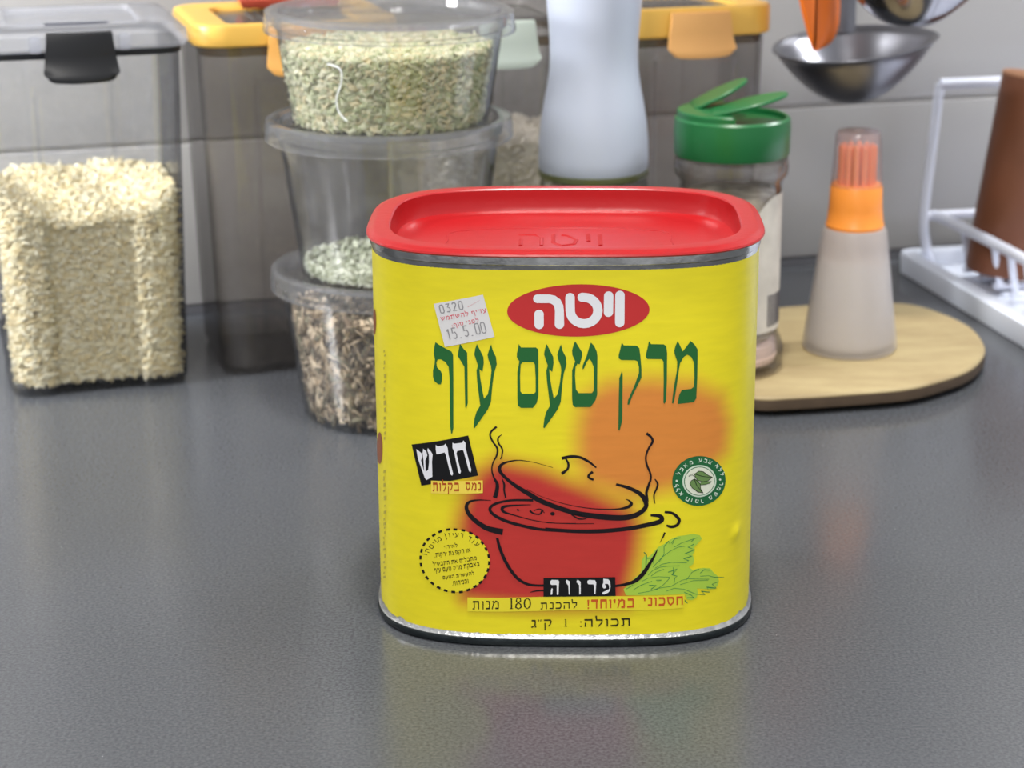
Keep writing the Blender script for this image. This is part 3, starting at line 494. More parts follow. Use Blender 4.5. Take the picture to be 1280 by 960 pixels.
('P','dash',[(-4087,3982),(-4214,3916),(-4241,3986),(-4114,4051)],None),
('P','dash',[(-4314,3844),(-4431,3753),(-4474,3812),(-4356,3904)],None),
('P','dash',[(-4521,3678),(-4625,3567),(-4682,3614),(-4577,3726)],None),
('P','dash',[(-4690,3484),(-4766,3353),(-4839,3379),(-4762,3511)],None),
('P','dash',[(-4805,3254),(-4846,3114),(-4930,3119),(-4888,3259)],None),
('P','dash',[(-4864,3009),(-4873,2870),(-4960,2856),(-4951,2995)],None),
('P','dash',[(-4868,2756),(-4843,2626),(-4928,2594),(-4954,2724)],None),
('P','dash',[(-4807,2529),(-4748,2415),(-4827,2367),(-4887,2480)],None),
('P','dash',[(-4684,2323),(-4599,2228),(-4666,2168),(-4752,2262)],None),
('P','dash',[(-4509,2149),(-4403,2077),(-4457,2008),(-4564,2079)],None),
('P','dash',[(-4295,2023),(-4175,1974),(-4214,1899),(-4334,1947)],None),
('P','dash',[(-4057,1937),(-3928,1912),(-3952,1833),(-4081,1857)],None),
('P','dash',[(-3803,1903),(-3671,1904),(-3679,1824),(-3811,1823)],None),
('P','dash',[(-3543,1913),(-3413,1943),(-3404,1865),(-3534,1835)],None),
('P','dash',[(-3296,1992),(-3174,2051),(-3148,1978),(-3270,1920)],None),
('P','dash',[(-3067,2113),(-2956,2192),(-2918,2126),(-3029,2048)],None),
('P','dash',[(-2873,2258),(-2781,2360),(-2729,2306),(-2821,2205)],None),
('P','dash',[(-2715,2453),(-2649,2574),(-2586,2536),(-2652,2416)],None),
('P','dash',[(-2608,2676),(-2570,2809),(-2500,2788),(-2538,2656)],None),
('P','dash',[(-2549,2918),(-2540,3054),(-2467,3053),(-2475,2916)],None),
('P','dash',[(-2545,3160),(-2571,3291),(-2499,3311),(-2473,3179)],None),
('P','dash',[(-2613,3403),(-2667,3523),(-2601,3560),(-2546,3441)],None),
('P','dash',[(-2727,3623),(-2803,3728),(-2743,3778),(-2668,3673)],None),
('P','dash',[(-2878,3815),(-2973,3899),(-2924,3961),(-2829,3877)],None),
('P','dash',[(-3072,3966),(-3185,4020),(-3151,4092),(-3037,4038)],None),
('P','dash',[(-3310,4059),(-3436,4079),(-3418,4157),(-3293,4136)],None),
('T', 'tip_text', 'ע', [(-3012, 3636), (-2935, 3542), (-2815, 3654), (-2892, 3748)], 0),
('T', 'tip_text', 'ו', [(-3107, 3685), (-3076, 3659), (-2975, 3791), (-3005, 3816)], 0),
('T', 'tip_text', 'ד', [(-3241, 3784), (-3149, 3732), (-3067, 3877), (-3160, 3930)], 0),
('T', 'tip_text', 'ר', [(-3484, 3842), (-3391, 3826), (-3352, 3988), (-3444, 4005)], 0),
('T', 'tip_text', 'ע', [(-3657, 3835), (-3533, 3838), (-3521, 4003), (-3645, 4000)], 0),
('T', 'tip_text', 'י', [(-3738, 3890), (-3696, 3897), (-3701, 3982), (-3743, 3975)], 0),
('T', 'tip_text', 'ו', [(-3854, 3810), (-3813, 3822), (-3843, 3980), (-3884, 3967)], 0),
('T', 'tip_text', 'ן', [(-3965, 3713), (-3918, 3735), (-3993, 3949), (-4040, 3927)], 0),
('T', 'tip_text', 'מ', [(-4217, 3603), (-4103, 3693), (-4191, 3819), (-4307, 3728)], 0),
('T', 'tip_text', 'ו', [(-4294, 3545), (-4261, 3578), (-4371, 3685), (-4404, 3652)], 0),
('T', 'tip_text', 'י', [(-4397, 3504), (-4367, 3540), (-4431, 3589), (-4461, 3552)], 0),
('T', 'tip_text', 'ט', [(-4458, 3308), (-4383, 3427), (-4523, 3497), (-4599, 3377)], 0),
('T', 'tip_text', 'ה', [(-4581, 3153), (-4531, 3274), (-4691, 3310), (-4742, 3187)], 0),
('T', 'tip_text', '!', [(-4664, 3064), (-4656, 3094), (-4828, 3101), (-4835, 3071)], 0),
('T', 'tip_text', 'לאידוי', [(-4034, 3375), (-3567, 3494), (-3588, 3655), (-4055, 3536)], 1),
('T', 'tip_text', 'או הקפצת ירקות,', [(-4369, 2984), (-3116, 3302), (-3142, 3498), (-4396, 3179)], 1),
('T', 'tip_text', 'מתבלים את התבשיל', [(-4444, 2699), (-2922, 3083), (-2946, 3266), (-4469, 2881)], 1),
('T', 'tip_text', 'באבקת מרק טעם עוף', [(-4381, 2431), (-2823, 2820), (-2849, 3024), (-4409, 2634)], 1),
('T', 'tip_text', 'להעשרת הטעם', [(-4087, 2259), (-3006, 2525), (-3029, 2701), (-4111, 2435)], 1),
('T', 'tip_text', 'והניחוח.', [(-3766, 2086), (-3202, 2223), (-3222, 2379), (-3787, 2241)], 1),
('P','sticker_paper',[(-4249,11814),(-2619,12206),(-2257,10813),(-3888,10402)],None),
('T', 'sticker_red', 'עדיף להשתמש', [(-3981, 11224), (-2492, 11581), (-2557, 11811), (-4044, 11450)], 0),
('T', 'sticker_red', 'לפני סוף:', [(-3613, 11024), (-2738, 11251), (-2796, 11466), (-3667, 11246)], 0),
('S','sticker_red',[(-3121,11777,7),(-2729,12014,5)],0,0),
('S','sticker_gray',[(-3977,11529,32),(-3905,11548,32),(-3890,11592,32),(-3934,11769,32),(-3967,11801,32),(-4039,11782,32),(-4054,11737,32),(-4011,11561,32),(-3977,11529,32)],0,0),
('S','sticker_gray',[(-3851,11831,32),(-3743,11859,32),(-3778,11742,32),(-3713,11732,32),(-3683,11659,32),(-3706,11600,32),(-3792,11591,32)],0,0),
('S','sticker_gray',[(-3631,11847,32),(-3617,11891,32),(-3546,11908,32),(-3511,11864,32),(-3510,11810,32),(-3580,11632,32),(-3462,11661,32)],0,0),
('S','sticker_gray',[(-3349,11689,32),(-3279,11706,32),(-3265,11750,32),(-3307,11927,32),(-3340,11959,32),(-3409,11942,32),(-3424,11899,32),(-3381,11721,32),(-3349,11689,32)],0,0),
('S','sticker_gray',[(-3822,10927,32),(-3787,11009,32),(-3705,10669,32)],0,0),
('S','sticker_gray',[(-3543,11071,32),(-3658,11042,32),(-3628,10888,32),(-3549,10926,32),(-3490,10851,32),(-3483,10762,32),(-3525,10715,32),(-3598,10733,32)],0,0),
('P','sticker_gray',[(-3319,10757),(-3323,10746),(-3337,10736),(-3355,10731),(-3370,10734),(-3378,10743),(-3374,10754),(-3361,10764),(-3342,10768),(-3327,10766)],None),
('S','sticker_gray',[(-3163,11165,32),(-3277,11138,32),(-3247,10983,32),(-3169,11020,32),(-3111,10944,32),(-3103,10856,32),(-3145,10809,32),(-3217,10828,32)],0,0),
('P','sticker_gray',[(-2942,10848),(-2946,10837),(-2959,10827),(-2977,10823),(-2992,10826),(-3000,10835),(-2996,10846),(-2983,10856),(-2965,10860),(-2949,10857)],None),
('S','sticker_gray',[(-2807,10890,32),(-2733,10907,32),(-2720,10964,32),(-2776,11202,32),(-2813,11248,32),(-2888,11230,32),(-2901,11174,32),(-2844,10935,32),(-2807,10890,32)],0,0),
('S','sticker_gray',[(-2621,10933,32),(-2546,10949,32),(-2533,11006,32),(-2590,11245,32),(-2627,11291,32),(-2701,11274,32),(-2714,11217,32),(-2658,10978,32),(-2621,10933,32)],0,0),
('P','side_mark',[(-7290,10638),(-7322,10493),(-7383,10352),(-7473,10229),(-7596,10132),(-7765,10062),(-8040,10006),(-8373,10007),(-8494,10107),(-8556,10234),(-8539,10373),(-8451,10510),(-8319,10634),(-7913,10828),(-7697,10950),(-7547,11011),(-7437,11019),(-7358,10977),(-7307,10893),(-7285,10776)],None),
('P','side_mark2',[(-6885,6318),(-6915,6132),(-6975,5953),(-7065,5796),(-7184,5674),(-7333,5595),(-7512,5562),(-7724,5570),(-7995,5604),(-8308,5672),(-8308,5853),(-7999,6124),(-7728,6377),(-7516,6575),(-7337,6716),(-7188,6792),(-7068,6803),(-6978,6750),(-6917,6644),(-6886,6495)],None),
('P','side_text',[(-6548,9840),(-6460,9885),(-6464,9808),(-6553,9758)],None),
('P','side_text',[(-6518,9695),(-6397,9747),(-6400,9689),(-6521,9631)],None),
('P','side_text',[(-6559,9477),(-6456,9526),(-6464,9390),(-6567,9335)],None),
('P','side_text',[(-6598,9241),(-6506,9287),(-6510,9217),(-6603,9165)],None),
('P','side_text',[(-6566,9016),(-6394,9083),(-6402,8940),(-6575,8866)],None),
('P','side_text',[(-6585,8786),(-6432,8849),(-6436,8763),(-6591,8694)],None),
('P','side_text',[(-6610,8537),(-6520,8584),(-6529,8434),(-6620,8380)],None),
('P','side_text',[(-6639,8244),(-6535,8295),(-6541,8187),(-6647,8129)],None),
('P','side_text',[(-6645,8063),(-6455,8139),(-6464,7981),(-6655,7899)],None),
('P','side_text',[(-6633,7816),(-6480,7882),(-6489,7727),(-6643,7654)],None),
('P','side_text',[(-6677,7492),(-6539,7555),(-6545,7445),(-6685,7376)],None),
('P','side_text',[(-6673,7274),(-6549,7333),(-6553,7263),(-6678,7198)],None),
('P','side_text',[(-6729,7121),(-6557,7195),(-6561,7138),(-6734,7058)],None),
('P','side_text',[(-6678,6958),(-6549,7019),(-6555,6913),(-6686,6845)],None),
('P','side_text',[(-6723,6755),(-6608,6813),(-6614,6713),(-6730,6649)],None),
('P','side_text',[(-6839,5531),(-6633,5621),(-6639,5527),(-6847,5430)],None),
('P','side_text',[(-6883,5296),(-6766,5358),(-6777,5199),(-6896,5130)],None),
('P','side_text',[(-6884,5050),(-6689,5138),(-6698,4995),(-6896,4900)],None),
('P','side_text',[(-6925,4794),(-6746,4877),(-6751,4803),(-6932,4713)],None),
('P','side_text',[(-6869,4596),(-6628,4700),(-6637,4541),(-6882,4429)],None),
('P','side_text',[(-6871,4263),(-6726,4337),(-6729,4281),(-6876,4201)],None),
('P','side_text',[(-6925,4036),(-6673,4146),(-6680,4044),(-6934,3926)],None),
('P','side_text',[(-6967,3760),(-6824,3835),(-6831,3746),(-6975,3665)],None),
('P','side_text',[(-6995,3583),(-6725,3703),(-6731,3603),(-7004,3476)],None),
('P','side_text',[(-6957,3434),(-6819,3507),(-6823,3448),(-6962,3368)],None),
('P','side_text',[(-6949,3272),(-6823,3341),(-6830,3252),(-6956,3176)],None),
('P','side_text',[(-7079,3022),(-6944,3096),(-6951,3016),(-7088,2935)],None),
('P','side_text',[(-7098,2853),(-6943,2934),(-6954,2797),(-7112,2708)],None),
('P','side_text',[(-7113,2591),(-6806,2730),(-6812,2645),(-7122,2499)],None),
('P','side_text',[(-7021,2415),(-6833,2510),(-6844,2362),(-7035,2259)],None),
('P','side_text',[(-7176,2089),(-6956,2197),(-6963,2113),(-7185,1997)],None),
('P','side_text',[(-7086,1926),(-6803,2059),(-6809,1974),(-7095,1834)],None),
('P','side_text',[(-7190,1677),(-6998,1776),(-7003,1717),(-7198,1611)],None),
('P','side_text',[(-7223,1516),(-6905,1665),(-6911,1582),(-7233,1424)],None),
]
INK = dict(
 logo_oval=(srgb(200, 50, 50), 1), logo_letter=(srgb(238, 238, 240), 2), green_letter=(srgb(36, 104, 50), 1),
 parsley_leaf=(srgb(176, 212, 74), 1), parsley_vein=(srgb(40, 128, 74), 2), pot_line=(srgb(22, 14, 20), 3),
 banner=(srgb(240, 224, 52), 4), black_panel=(srgb(18, 18, 20), 5), white_letter=(srgb(240, 240, 240), 6), black_text=(srgb(38, 36, 16), 5), red_text=(srgb(205, 92, 36), 5),
 new_panel=(srgb(16, 16, 18), 3), new_letter=(srgb(240, 240, 244), 4), new_strip=(srgb(250, 222, 84), 5), strip_text=(srgb(178, 74, 30), 6),
 badge_disc=(srgb(34, 106, 60), 1), badge_ring=(srgb(214, 232, 208), 2), badge_thin_ring=(srgb(34, 106, 60), 3), badge_centre=(srgb(232, 236, 214), 4), badge_leaf=(srgb(112, 146, 84), 5), badge_outline=(srgb(22, 34, 22), 6), badge_letter=(srgb(220, 236, 216), 2),
 tip_disc=(srgb(240, 226, 46), 3), dash=(srgb(22, 20, 16), 4), tip_text=(srgb(40, 36, 14), 4),
 sticker_paper=(srgb(226, 224, 222), 4), sticker_red=(srgb(212, 70, 90), 6), sticker_gray=(srgb(150, 148, 150), 6),
 side_mark=(srgb(150, 84, 50), 1), side_mark2=(srgb(150, 84, 50), 1), side_text=(srgb(196, 180, 60), 1))
def ribbon(P, cap, sm):
    P = [np.array(q, float) for q in P]
    if sm and len(P) > 2: P = catmull(P, 6)
    n = len(P); Lf, Rt = [], []
    for i in range(n):
        t = P[min(i+1, n-1)][:2]-P[max(i-1, 0)][:2]; t = t/(np.linalg.norm(t)+1e-12); nn = np.array([-t[1], t[0]])
        if 0 < i < n-1 and not sm:
            a = P[i][:2]-P[i-1][:2]; a /= np.linalg.norm(a)+1e-12
            nn = nn/max(.5, abs(nn@np.array([-a[1], a[0]])))
        h_ = P[i][2]/2; Lf.append(P[i][:2]+nn*h_); Rt.append(P[i][:2]-nn*h_)
    V = Lf+Rt; F = [(i, i+1, n+i+1, n+i) for i in range(n-1)]
    if cap:
        for i, j in ((0, 1), (n-1, n-2)):
            c = P[i][:2]; r = P[i][2]/2; b0 = len(V); V += [(*(c+r*np.array([cos(2*pi*k/24), sin(2*pi*k/24)])), 2e-6*(1+i % 2)) for k in range(24)]; F.append(tuple(range(b0, b0+24)))
    return V, F
GLY = {
 'א': (.8, '.08,.95,.16 .75,.03,.16;.68,.98,.13 .62,.6,.1 .5,.5,.08;.2,.68,.08 .08,.4,.1 .1,0,.14'),
 'ב': (.75, '.06,.9,.2 .6,.9,.2;.62,.97,.11 .62,.1,.11;0,.09,.18 .75,.09,.18'),
 'ג': (.5, '.1,.9,.2 .42,.9,.18;.42,.95,.11 .42,.3,.11 .47,0,.13;.4,.25,.08 .08,.02,.16'),
 'ד': (.74, '.03,.9,.2 .74,.9,.2;.6,.9,.12 .6,0,.11'),
 'ה': (.75, '.03,.9,.2 .72,.9,.2;.66,.9,.12 .66,0,.12;.12,.55,.1 .12,0,.13'),
 'ו': (.25, '.02,.93,.14 .22,.86,.16;.18,.93,.12 .18,0,.11'),
 'ח': (.75, '.03,.9,.2 .72,.9,.2;.12,.9,.12 .12,0,.12;.66,.9,.12 .66,0,.12'),
 'ט': (.78, '.12,1,.14 .1,.5,.12 .12,.15,.12 .3,.07,.16 .55,.07,.16 .7,.25,.12 .7,.75,.12 .6,.93,.16 .42,.9,.14 .36,.72,.1'),
 'י': (.25, '.02,.93,.14 .22,.86,.16;.18,.93,.12 .16,.55,.1'),
 'כ': (.68, '.04,.9,.18 .5,.9,.18 .62,.7,.12 .62,.3,.12 .5,.09,.18 .02,.09,.18'),
 'ל': (.62, '.06,1.4,.14 .1,.8,.1;.06,.86,.18 .6,.86,.18;.56,.9,.12 .54,.5,.11 .35,.2,.1 .25,0,.1'),
 'ם': (.75, '.04,.9,.2 .7,.9,.2;.12,.9,.12 .12,.05,.12;.66,.9,.12 .66,.05,.12;.07,.08,.16 .71,.08,.16'),
 'מ': (.8, '.1,.98,.15 .2,.72,.1 .02,0,.1;.2,.7,.1 .45,.93,.16 .68,.8,.12 .7,.1,.12;.75,.08,.17 .38,.08,.17'),
 'נ': (.5, '.08,.92,.16 .4,.9,.16;.42,.95,.12 .42,.1,.12;.47,.08,.17 .04,.08,.17'),
 'ן': (.25, '.02,.93,.14 .22,.86,.16;.18,.93,.12 .18,-.4,.1'),
 'ס': (.78, '.0,.92,.18 .62,.9,.18 .72,.65,.12 .66,.3,.12 .4,.06,.14 .2,.25,.11 .12,.65,.11 .14,.9,.11'),
 'ע': (.72, '.1,.96,.16 .18,.7,.12 .34,.15,.1;.6,.96,.16 .62,.6,.12 .48,.2,.12 .2,-.05,.15 .02,-.1,.15'),
 'פ': (.72, '.08,.9,.17 .5,.9,.17 .64,.7,.12 .64,.3,.12 .5,.09,.17 .02,.09,.17;.14,.9,.1 .12,.52,.12;.08,.5,.13 .3,.5,.13'),
 'ף': (.72, '.08,.9,.17 .5,.9,.17 .64,.7,.12 .62,-.4,.1;.14,.9,.1 .12,.52,.12;.08,.5,.13 .3,.5,.13'),
 'צ': (.75, '.1,.96,.15 .2,.65,.1 .62,.1,.12;.66,.96,.15 .62,.65,.1 .42,.42,.09;.02,.08,.17 .68,.08,.17'),
 'ק': (.75, '.03,.9,.18 .6,.9,.18 .68,.7,.12 .6,.35,.1 .42,.1,.1;.12,.55,.1 .12,-.4,.1'),
 'ר': (.65, '.03,.9,.18 .5,.9,.18 .6,.75,.12 .6,0,.11'),
 'ש': (.9, '.08,.95,.15 .14,.5,.12 .3,.04,.13;.82,.95,.15 .8,.5,.11 .3,.06,.14;.46,.95,.14 .46,.6,.1 .24,.35,.08'),
 'ת': (.8, '.03,.9,.2 .72,.9,.2;.68,.9,.12 .68,0,.12;.2,.9,.11 .22,.15,.11;.24,.07,.15 .02,.07,.15'),
 '.': (.12, '.0,.06,.12 .12,.06,.12'), ',': (.12, '.1,.12,.1 .0,-.15,.07'), ':': (.14, '.0,.08,.14 .14,.08,.14;.0,.65,.14 .14,.65,.14'),
 '!': (.14, '.07,1,.16 .07,.3,.08;.0,.07,.14 .14,.07,.14'), '"': (.3, '.05,1,.08 .02,.75,.06;.25,1,.08 .22,.75,.06'),
 '1': (.3, '.15,0,.12 .15,1,.12;0,.03,.06 .3,.03,.06;.02,.97,.06 .2,.97,.06'),
 '8': (.55, '.27,.58,.09 .08,.72,.1 .12,.95,.08 .28,1.02,.07 .45,.95,.08 .46,.74,.1 .27,.58,.09 .06,.4,.12 .04,.15,.12 .27,0,.07 .5,.15,.12 .48,.4,.1 .27,.58,.09'),
 '0': (.62, '.3,1,.06 .08,.8,.12 .04,.5,.13 .08,.2,.12 .3,0,.06 .53,.2,.12 .57,.5,.13 .53,.8,.12 .3,1,.06')}
def glyphs(s, bold):
    """small lettering drawn stroke by stroke, laid out right to left, scaled into the unit square"""
    V, F = [], []; x = 0
    for ch in (s[::-1] if any(c > '\u0500' for c in s) else s):
        if ch == ' ': x += .42; continue
        wd, st = GLY[ch]
        for k_, q in enumerate(st.split(';')):
            P = [tuple(map(float, e.split(','))) for e in q.split()]
            v, f = ribbon([(px+x, py, pw*(1+.3*bold)) for px, py, pw in P], 0, 0)
            b0 = len(V); V += [np.array([p_[0], p_[1], k_*3e-6]) for p_ in v]; F += [tuple(b0+i for i in g) for g in f]
        x += wd+.2
    V = np.array(V); lo, hi = V.min(0), V.max(0)
    if hi[0]-lo[0] < .3: lo[0] -= .0
    V[:, :2] = (V[:, :2]-lo[:2])/(hi[:2]-lo[:2]); return V, F
WS = dict(pot_line=1.14, parsley_vein=1.25)
prints = {}; NS = {}
for a in A:
    key = a[1]; VV, FF = prints.setdefault(key, ([], []))
    if a[0] == 'P':
        o_, h_ = a[2], a[3]; loops = [[Vector((x, y, 0)) for x, y in o_]]
        if h_: loops.append([Vector((x, y, 0)) for x, y in h_])
        V = [(x, y) for l in loops for x, y, _ in l]; F = [tuple(t) for t in tessellate_polygon(loops)]
    elif a[0] == 'S': V, F = ribbon([(x_, y_, w_*WS.get(key, 1)) for x_, y_, w_ in a[2]], a[3], a[4])
    else:
        G_, F = glyphs(a[2], a[4]); q = [np.array(v, float) for v in a[3]]
        V = [(*(q[0]*(1-u)*(1-v)+q[1]*u*(1-v)+q[2]*u*v+q[3]*(1-u)*v), zz) for u, v, zz in G_]
    b0 = len(VV); NS[key] = NS.get(key, 0)+1; dz = (NS[key] % 6)*5e-6; VV += [(float(v[0])*1e-5, float(v[1])*1e-5, dz+(float(v[2]) if len(v) > 2 else 0)) for v in V]; FF += [tuple(b0+i for i in f) for f in F]
def print_part(key, parent, name=None, kind=None):
    V, F = prints[key]; col, lay = INK[key]
    me = bpy.data.meshes.new(key); me.from_pydata(V, [], F)
    bm = bmesh.new(); bm.from_mesh(me)
    x0, x1 = min(v[0] for v in V), max(v[0] for v in V)
    x = math.ceil(x0/.0022)*.0022
    while x < x1:
        bmesh.ops.bisect_plane(bm, geom=bm.verts[:]+bm.edges[:]+bm.faces[:], plane_co=(x, 0, 0), plane_no=(1, 0, 0), dist=1e-7); x += .0022
    for v in bm.verts: v.co = on_tin(v.co.x, v.co.y, .00006+.00005*lay+v.co.z)
    for f in bm.faces:
        f.normal_update()
        if f.normal.dot(Vector((f.calc_center_median().x*.3, -1, 0))) < 0: f.normal_flip()
    bm.to_mesh(me); bm.free()
    me.materials.append(pr('ink_'+key, col, .4, spec=.35))
    ob = bpy.data.objects.new(name or key, me); C.objects.link(ob); ob.parent = parent
    if kind: ob['kind'] = kind
    return ob
pp = print_part('logo_oval', tin, 'logo_oval'); print_part('logo_letter', pp, 'logo_lettering')
print_part('green_letter', tin, 'product_lettering')
pp = print_part('parsley_leaf', tin, 'parsley_drawing'); print_part('parsley_vein', pp, 'parsley_outline')
print_part('pot_line', tin, 'pot_drawing')
pp = print_part('banner', tin, 'yellow_banner'); print_part('black_text', pp, 'banner_lettering'); print_part('red_text', pp, 'banner_lettering')
pp = print_part('black_panel', tin, 'black_panel'); print_part('white_letter', pp, 'panel_lettering')
pp = print_part('new_panel', tin, 'tilted_panel'); print_part('new_letter', pp, 'panel_lettering')
pp = print_part('new_strip', tin, 'pale_strip'); print_part('strip_text', pp, 'strip_lettering')
pp = print_part('badge_disc', tin, 'leaf_badge'); pp['label'] = 'round green badge with two leaves'
for k_, n_ in (('badge_ring', 'badge_ring'), ('badge_thin_ring', 'badge_line'), ('badge_centre', 'badge_centre'), ('badge_leaf', 'leaf_drawing'), ('badge_outline', 'leaf_outline'), ('badge_letter', 'badge_lettering')): print_part(k_, pp, n_)
pp = print_part('tip_disc', tin, 'tip_badge'); pp['label'] = 'round yellow badge with dashed border'
print_part('dash', pp, 'dashed_border'); print_part('tip_text', pp, 'badge_lettering')
pp = print_part('sticker_paper', tin, 'date_sticker'); pp['label'] = 'small white date sticker'
print_part('sticker_red', pp, 'sticker_lettering'); print_part('sticker_gray', pp, 'date_stamp')
print_part('side_mark', tin, 'side_print'); print_part('side_mark2', tin, 'side_print'); print_part('side_text', tin, 'side_lettering')

# ------------------------------------------------------------------ tall storage boxes
clear_box = clear('clear_plastic', (.965, .968, .972), (.10, .11, .14), .07, milky=.02, scuff=.04)
smoky_box = clear('smoky_plastic', (.895, .882, .870), (.28, .27, .27), .08, milky=.03, mcol=(.5, .48, .47), scuff=.05)
oat_box = clear('faint_smoky_plastic', (.965, .96, .955), (.3, .3, .3), .08, milky=.02, mcol=(.5, .48, .47), scuff=.04)
FRONT = {}
def storage_box(name, label, x, y, W0, W1, DEP, HB, body_m, lid_m, latch_m, lid_h=.0105, clear_lid=False, window=None, group='tall latch-lid storage boxes', lw=None):
    t = thing(name, label, 'storage box', (x, y, 0), WY, group)
    def sec(z, off=0):
        f = min(max(z/HB, 0), 1); hw = (W0+(W1-W0)*f)/2-off
        dd = (DEP*(.93+.07*f)); y0 = (DEP-dd)/2+off; e = min(max((.146-z)/.006, 0), 1); e = e*e*(3-2*e)
        return lift(rrect(-hw, hw, y0, DEP-y0, .0125-off, .0030*e, .022), z)
    zs = [.004, .02, .06, .1, .138, .140, .142, .144, .147, .152, HB]
    rim = [sec(.0, .004), sec(.0008, .0012)]+[sec(z) for z in zs]
    inner = [sec(z, .0016) for z in zs[::-1]]+[sec(.004, .004)]
    obj('box_body', *loft(rim+inner, True, True), body_m, t, smooth=35)
    hw = W1/2; lo = .0042 if clear_lid else .0028
    def lr(off, z, r=.014): return lift(rrect(-hw-lo+off, hw+lo-off, -lo+off, DEP+lo-off, r-off*.5), z)
    zt = HB+lid_h
    if clear_lid:
        obj('gasket', *loft([lr(.0055, HB-.003), lr(.0035, HB-.003), lr(.0032, HB+.0005), lr(.0055, HB+.0005)], close=True), pr('gasket_rubber', srgb(20, 22, 28), .6), t)
        lid_ = obj('lid', *loft([lr(.004, HB-.0005), lr(.0012, HB+.0002), lr(.0, HB+.002), lr(.0006, HB+.007), lr(.004, HB+.0095), lr(.012, HB+.0105), lr(.02, HB+.0108), lr(.021, HB+.0088), lr(.0215, HB+.0088)], False, True), lid_m, t, smooth=35)
        obj('lid_slot', *box(-.014, .014, .010, .0118, zt-.0006, zt+.0008), pr('slot_gray', srgb(92, 94, 104), .5), lid_)
        for sx in (-1, 1): obj('hinge_post', *prism([(sx*.0195-.0024, -.0066), (sx*.0195+.0024, -.0066), (sx*.0195+.0024, -.003), (sx*.0195-.0024, -.003)], HB+.0004, HB+.0075, .0008), lid_m, lid_)
    else:
        win = window or (.014, .010)
        wx, wy = hw-win[0], win[1]
        def wr(off, z): return lift(rrect(-wx-off, wx+off, wy-off, DEP-wy+off, .006), z)
        lid_ = obj('lid', *loft([lr(.0035, HB), lr(.0008, HB+.0002), lr(0, HB+.0012), lr(.0, zt-.0018), lr(.0006, zt-.0005), lr(.0022, zt), lr(.0045, zt), wr(0, zt-.0012), wr(-.001, zt-.0035), wr(-.001, HB+.002)], False, False), lid_m, t, smooth=35)
        wv, wf = loft([wr(-.0008, zt-.0042), wr(-.0008, zt-.0030)], True, True)
        rb = [box(-.015+i*.004, -.0135+i*.004, DEP*.42, DEP*.75, zt-.003, zt-.0022) for i in range(8)]
        wn = obj('lid_window', wv, wf, clear('lid_window_plastic', (.62, .60, .58), (.4, .38, .36), .12, milky=.25, mcol=(.55, .53, .5)), t)
        obj('window_rib', *join(*rb), wn.data.materials[0], wn)
        obj('lid_seal', *loft([lr(.0062, HB-.0045), lr(.0040, HB-.0045), lr(.0036, HB), lr(.006, HB)], close=True), clear('seal_plastic', (.62, .55, .45), (.35, .3, .25), .15, milky=.2, mcol=(.5, .42, .3)), t)
    # latch: curved flap hinged on the lid edge, flaring to a lip
    lw_ = lw or 1.0
    pf = [(-.0045, zt-.0022, .0142), (-.0062, zt-.0024, .0144), (-.0070, zt-.006, .0147), (-.0073, zt-.0115, .0154), (-.0078, zt-.0165, .0161), (-.0092, zt-.0198, .0166), (-.0100, zt-.0222, .0165), (-.0098, zt-.0238, .0160)]
    V = []; nx = 15
    for k, (yy, zz, ww) in enumerate(pf):
        for i in range(nx):
            u = -1+2*i/(nx-1)
            cz = (.0010*u*u+.0028*max(0, (abs(u)-.72)/.28)**2.5)*(k-4)/3 if k >= 5 else 0
            V.append((u*ww*lw_, yy+.0010*u*u, zz+cz))
    F = [(k*nx+i, k*nx+i+1, (k+1)*nx+i+1, (k+1)*nx+i) for k in range(len(pf)-1) for i in range(nx-1)]
    n0 = len(V); V2 = [(x, y+.0016, z+(.0004 if z > zt-.004 else 0)) for x, y, z in V]
    K = len(pf)
    F2 = [tuple(n0+i for i in f[::-1]) for f in F]
    bd = [k*nx for k in range(K)]+[(K-1)*nx+i for i in range(1, nx)]+[k*nx+nx-1 for k in range(K-2, -1, -1)]+[i for i in range(nx-2, 0, -1)]
    F3 = [(bd[i], bd[(i+1) % len(bd)], n0+bd[(i+1) % len(bd)], n0+bd[i]) for i in range(len(bd))]
    obj('latch', V+V2, F+F2+F3, latch_m, t, smooth=50)
    return t
yellow = pr('yellow_plastic', srgb(226, 178, 78), .38, bump=.03, var=.02, sss=0)
orange_latch = pr('orange_latch_plastic', srgb(226, 166, 84), .4, var=.02)
peach_latch = pr('peach_latch_plastic', srgb(222, 166, 98), .4, var=.02)
black = pr('black_plastic', srgb(14, 15, 18), .33)
mint = pr('mint_latch_plastic', srgb(206, 216, 202), .4)
lid_clear = clear('lid_clear_plastic', (.90, .91, .94), (.5, .52, .57), .10, milky=.30, mcol=(.80, .81, .86))

storage_box('storage_box', 'clear storage box of white rice with a black latch', -.1915, .912, .083, .091, .092, .1605, clear_box, lid_clear, black, clear_lid=True)
storage_box('storage_box', 'smoky empty box with yellow lid, behind the stacked tubs', -.0970, .9460, .083, .091, .085, .1580, smoky_box, yellow, orange_latch)
storage_box('storage_box', 'box with pale mint latch half full of oats, behind the tub stack', -.0022, .9765, .080, .086, .08, .1560, oat_box, clear('lid_smoky', (.85, .84, .83), (.35, .34, .34), .1, milky=.12, mcol=(.4, .38, .37)), mint, lid_h=.0105, lw=.93)
storage_box('storage_box', 'smoky box with pale yellow lid, behind the green-capped spice jar', .0915, 1.0035, .070, .078, .075, .1525, smoky_box, yellow, peach_latch, lid_h=.0145, window=(.012, .008), lw=1.05)

